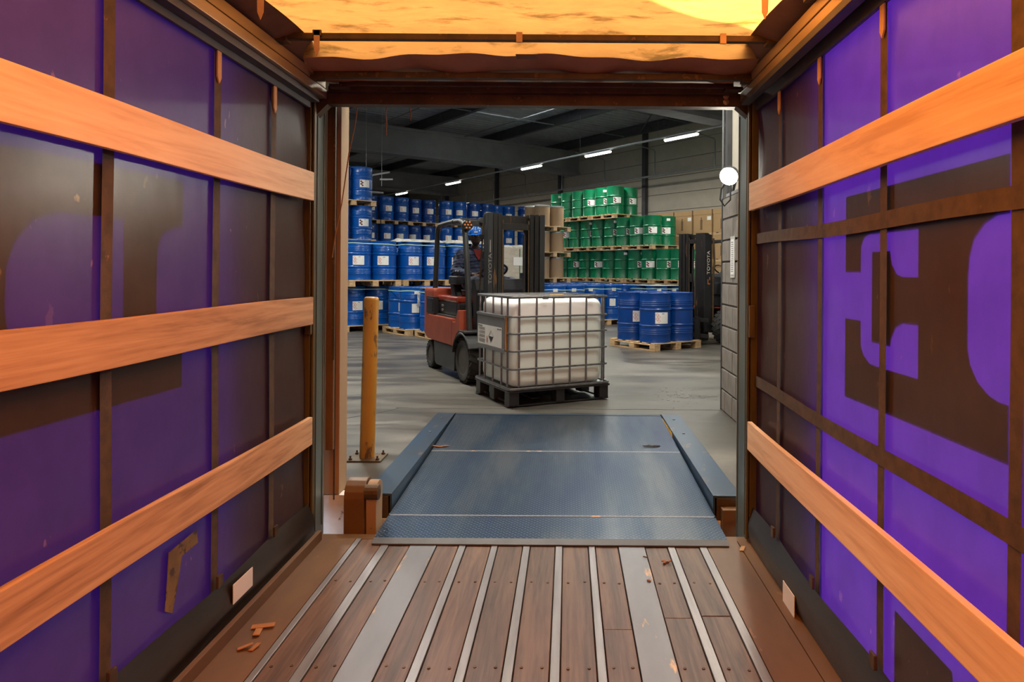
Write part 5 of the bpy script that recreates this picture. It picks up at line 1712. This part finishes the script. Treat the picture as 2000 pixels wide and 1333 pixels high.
# head with a face
HC = Vector(q(-.085, .80, 1.865))
head_turn = Matrix.Rotation(radians(-20), 3, 'Z')
def head_mesh():
    bm = bmesh.new()
    bmesh.ops.create_uvsphere(bm, u_segments=48, v_segments=36, radius=1)
    for v in bm.verts:
        x, y, z = v.co
        f = max(0, -y)
        w = .076 * (1 - .20 * max(0, -z) ** 1.6)
        d = .098
        X, Y, Z = x * w, y * d, z * .122
        if z < -.2:
            Y -= .012 * f * (-z)
        # nose
        g = math.exp(-((x / .17) ** 2 + ((z + .08) / .24) ** 2)) * f
        Y -= .026 * g
        g2 = math.exp(-((x / .26) ** 2 + ((z + .20) / .09) ** 2)) * f
        Y -= .012 * g2
        # eye sockets and brow
        for s_ in (-1, 1):
            e = math.exp(-(((x - s_ * .42) / .2) ** 2 + ((z - .08) / .12) ** 2)) * f
            Y += .012 * e
            b_ = math.exp(-(((x - s_ * .4) / .26) ** 2 + ((z - .26) / .08) ** 2)) * f
            Y -= .006 * b_
        # mouth
        l1 = math.exp(-((x / .3) ** 2 + ((z + .47) / .055) ** 2)) * f
        l2 = math.exp(-((x / .27) ** 2 + ((z + .60) / .06) ** 2)) * f
        l3 = math.exp(-((x / .3) ** 2 + ((z + .53) / .03) ** 2)) * f
        Y -= .009 * l1 + .010 * l2 - .006 * l3
        v.co = HC + head_turn @ Vector((X, Y, Z))
    for s_ in (-1, 1):
        r = bmesh.ops.create_uvsphere(bm, u_segments=12, v_segments=10, radius=1)
        for v in r['verts']:
            v.co = HC + head_turn @ Vector((s_ * .076 + v.co.x * .012, .012 + v.co.y * .02, -.005 + v.co.z * .033))
    m = bpy.data.meshes.new('head')
    bm.to_mesh(m)
    bm.free()
    return m
def hand_chains(w, h, side, curl, spread_axis):
    """five fingers rooted in the palm"""
    w, h = Vector(w), Vector(h)
    d = (h - w).normalized()
    a = Vector(spread_axis).normalized()
    n = d.cross(a).normalized()
    out = []
    for i, L in enumerate((.075, .083, .078, .062)):
        p0 = h + a * (.030 - .020 * i)
        p1 = p0 + d * L * .5 - n * 0
        p2 = p1 + (d * cos(curl) + n * sin(curl)) * L * .32
        p3 = p2 + (d * cos(curl * 1.9) + n * sin(curl * 1.9)) * L * .28
        out.append(skin_mesh('finger', [h + a * (.015 - .01 * i), p0 + d * .012, p1 + d * .012, p2, p3], [(0, 1), (1, 2), (2, 3), (3, 4)], [.012, .0095, .009, .0082, .0075], 0, 1))
    p0 = w + d * .025 + a * .02
    p1 = p0 + d * .035 + a * .038 + n * .008
    p2 = p1 + d * .03 + a * .012 + n * .014
    out.append(skin_mesh('thumb', [w + d * .02, p0, p1, p2], [(0, 1), (1, 2), (2, 3)], [.012, .012, .0105, .009], 0, 1))
    return out
parts = [body, head_mesh()] + hand_chains(J['wrr'], J['har'], -1, -.55, (.8, .1, .25)) + hand_chains(J['wrl'], J['hal'], 1, -.9, (-.8, .1, .2))
bd = put('body', merge('body', parts, .0065), MT['skin'], pe)
# overalls: same skeleton, fuller, ending at wrists, neck and ankles
ov_keys = ['pelvis', 'belly', 'chest', 'neck0', 'shr', 'elr', 'wrr', 'shl', 'ell', 'wrl']
oi = {k_: i for i, k_ in enumerate(ov_keys)}
OE = [('pelvis', 'belly'), ('belly', 'chest'), ('chest', 'neck0'), ('chest', 'shr'), ('shr', 'elr'), ('elr', 'wrr'), ('chest', 'shl'), ('shl', 'ell'), ('ell', 'wrl')]
OR = dict(pelvis=(.175, .15), belly=(.17, .145), chest=(.175, .14), neck0=.082, shr=.094, elr=.072, wrr=.052, shl=.094, ell=.072, wrl=.052)
jk = skin_mesh('jacket_skeleton', [J[k_] for k_ in ov_keys], [(oi[a], oi[b]) for a, b in OE], [OR[k_] for k_ in ov_keys], 0)
# cloth folds
jm = merge('overall_jacket', [jk], .010)
for v in jm.vertices:
    c = v.co
    v.co = c + v.normal * (.005 * sin(c.z * 70 + c.x * 30) * sin(c.x * 40 + c.y * 25) + .003 * sin(c.z * 140 + c.y * 60))
put('overall_jacket', jm, MT['overall'], pe)
tk = ['pelvis', 'hipr', 'knr', 'anr', 'hipl', 'knl', 'anl']
ti = {k_: i for i, k_ in enumerate(tk)}
TR = dict(pelvis=(.165, .135), hipr=.11, knr=.088, anr=.07, hipl=.11, knl=.088, anl=.07)
tm = merge('overall_trousers', [skin_mesh('trouser_skeleton', [J[k_] for k_ in tk], [(ti[a], ti[b]) for a, b in (('pelvis', 'hipr'), ('hipr', 'knr'), ('knr', 'anr'), ('pelvis', 'hipl'), ('hipl', 'knl'), ('knl', 'anl'))], [TR[k_] for k_ in tk], 0)], .010)
for v in tm.vertices:
    c = v.co
    v.co = c + v.normal * (.005 * sin(c.z * 50 + c.y * 40) * sin(c.x * 50 + 1))
put('overall_trousers', tm, MT['trouser'], pe)
for s_, k_ in ((-1, 'for_'), (1, 'fol')):
    c = Vector(J[k_])
    MB().hexa([c + Vector(p) for p in ((-.045, -.15, -.05), (.045, -.15, -.05), (.045, .12, -.05), (-.045, .12, -.05), (-.04, -.13, .0), (.04, -.13, .0), (.045, .10, .07), (-.045, .10, .07))]).build('boot', MT['leather'], pe, bevel=.02, seg=3, smooth=40)
# collar, red shirt, pocket flap
nk = Vector(J['neck0'])
def ringc(r, z, tilt, a0, a1, n=16):
    return [nk + Vector((r * sin(a), -r * .9 * cos(a), z + tilt * (1 - cos(a)))) for a in [a0 + (a1 - a0) * i / n for i in range(n + 1)]]
lo1, hi1 = ringc(.088, -.005, .02, .35, 2 * pi - .35), ringc(.098, .045, .015, .45, 2 * pi - .45)
MB().add(lo1 + hi1, [(i, i + 1, 17 + i + 1, 17 + i) for i in range(16)]).build('collar', MT['overall'], pe, smooth=60)
MB().add([nk + Vector(p) for p in ((-.055, -.088, .03), (.055, -.088, .03), (.035, -.135, -.06), (.0, -.150, -.12), (-.035, -.135, -.06))], [(0, 1, 2, 3, 4)]).build('red_shirt', MT['red_cloth'], pe)
for sx_ in (-.105, .09):
    cx = Vector(J['chest']) + Vector((sx_, -.158, .0))
    MB().cbox(cx, (.11, .008, .035), Euler((.1, 0, 0))).build('pocket_flap', MT['overall'], pe, bevel=.003)
# head things
def hp(x, y, z):
    return HC + head_turn @ Vector((x, y, z))
hm = thing_part('hard_hat', pe)
bm_ = MB()
def shell(a, b):
    th, ph_ = 2 * pi * a, pi / 2 * b
    r = 1 + .015 * max(0, cos(th * 4))
    return hp(.104 * cos(th) * cos(ph_) * r, .01 + .132 * sin(th) * cos(ph_) * r, .035 + .125 * sin(ph_))
bm_.grid(shell, 36, 12).build('shell', MT['helmet'], hm, smooth=60)
bm_ = MB()
def brim(a, b):
    th = 2 * pi * a
    ext = .012 + (.045 if sin(th) < 0 else .012) * abs(sin(th)) ** 1.5
    return hp((.104 + ext * b * .6) * cos(th), .01 + (.132 + ext * b) * sin(th), .037 - .014 * b)
bm_.grid(brim, 36, 3).build('brim', MT['helmet'], hm, smooth=60)
for x in (-.03, 0, .03):
    MB().tube([hp(x, .01 + .14 * sin(a), .037 + .128 * cos(a)) for a in [radians(-70 + 140 * i / 10) for i in range(11)]], .006, 6).build('ridge', MT['helmet'], hm, smooth=60)
MB().cbox(hp(0, -.128, .065), (.05, .006, .02), Euler((.35, 0, radians(-20)))).build('front_badge', MT['paper'], hm)
gl = thing_part('safety_glasses', pe)
for s_ in (-1, 1):
    pts = [(s_ * .008, -.104, .03), (s_ * .062, -.088, .032), (s_ * .064, -.086, -.008), (s_ * .035, -.102, -.02), (s_ * .010, -.106, -.006)]
    MB().tube([hp(*p) for p in pts], .0022, 5, closed=True).build('lens_rim', MT['glass'], gl)
    MB().tube([hp(s_ * .064, -.086, .02), hp(s_ * .08, -.02, .015), hp(s_ * .078, .02, .01)], .0025, 5).build('temple', MT['glass'], gl)
    e = hp(s_ * .032, -.082, .010)
    MB().lathe([(.0, -.011), (.008, -.008), (.011, 0), (.008, .008), (.0, .011)], 12, e, 'y', False, False).build('eye', MT['eye'], bd, smooth=60)
    MB().lathe([(.0, -.0125), (.005, -.0105)], 10, hp(s_ * .032, -.0835, .010), 'y', False, False).build('pupil', MT['hair'], bd)
# short beard along the jaw
def beard(a, b):
    th = radians(-85 + 170 * a)
    z = -.62 - .36 * b
    rr = sqrt(max(.02, 1 - z * z))
    w = .076 * (1 - .20 * max(0, -z) ** 1.6) + .002
    return hp(sin(th) * rr * w, -cos(th) * rr * .102 - .010 * (-z) * max(0, cos(th)), z * .124 - .0 * (1 - b))
MB().grid(beard, 24, 6).build('beard', MT['hair'], pe, smooth=60)
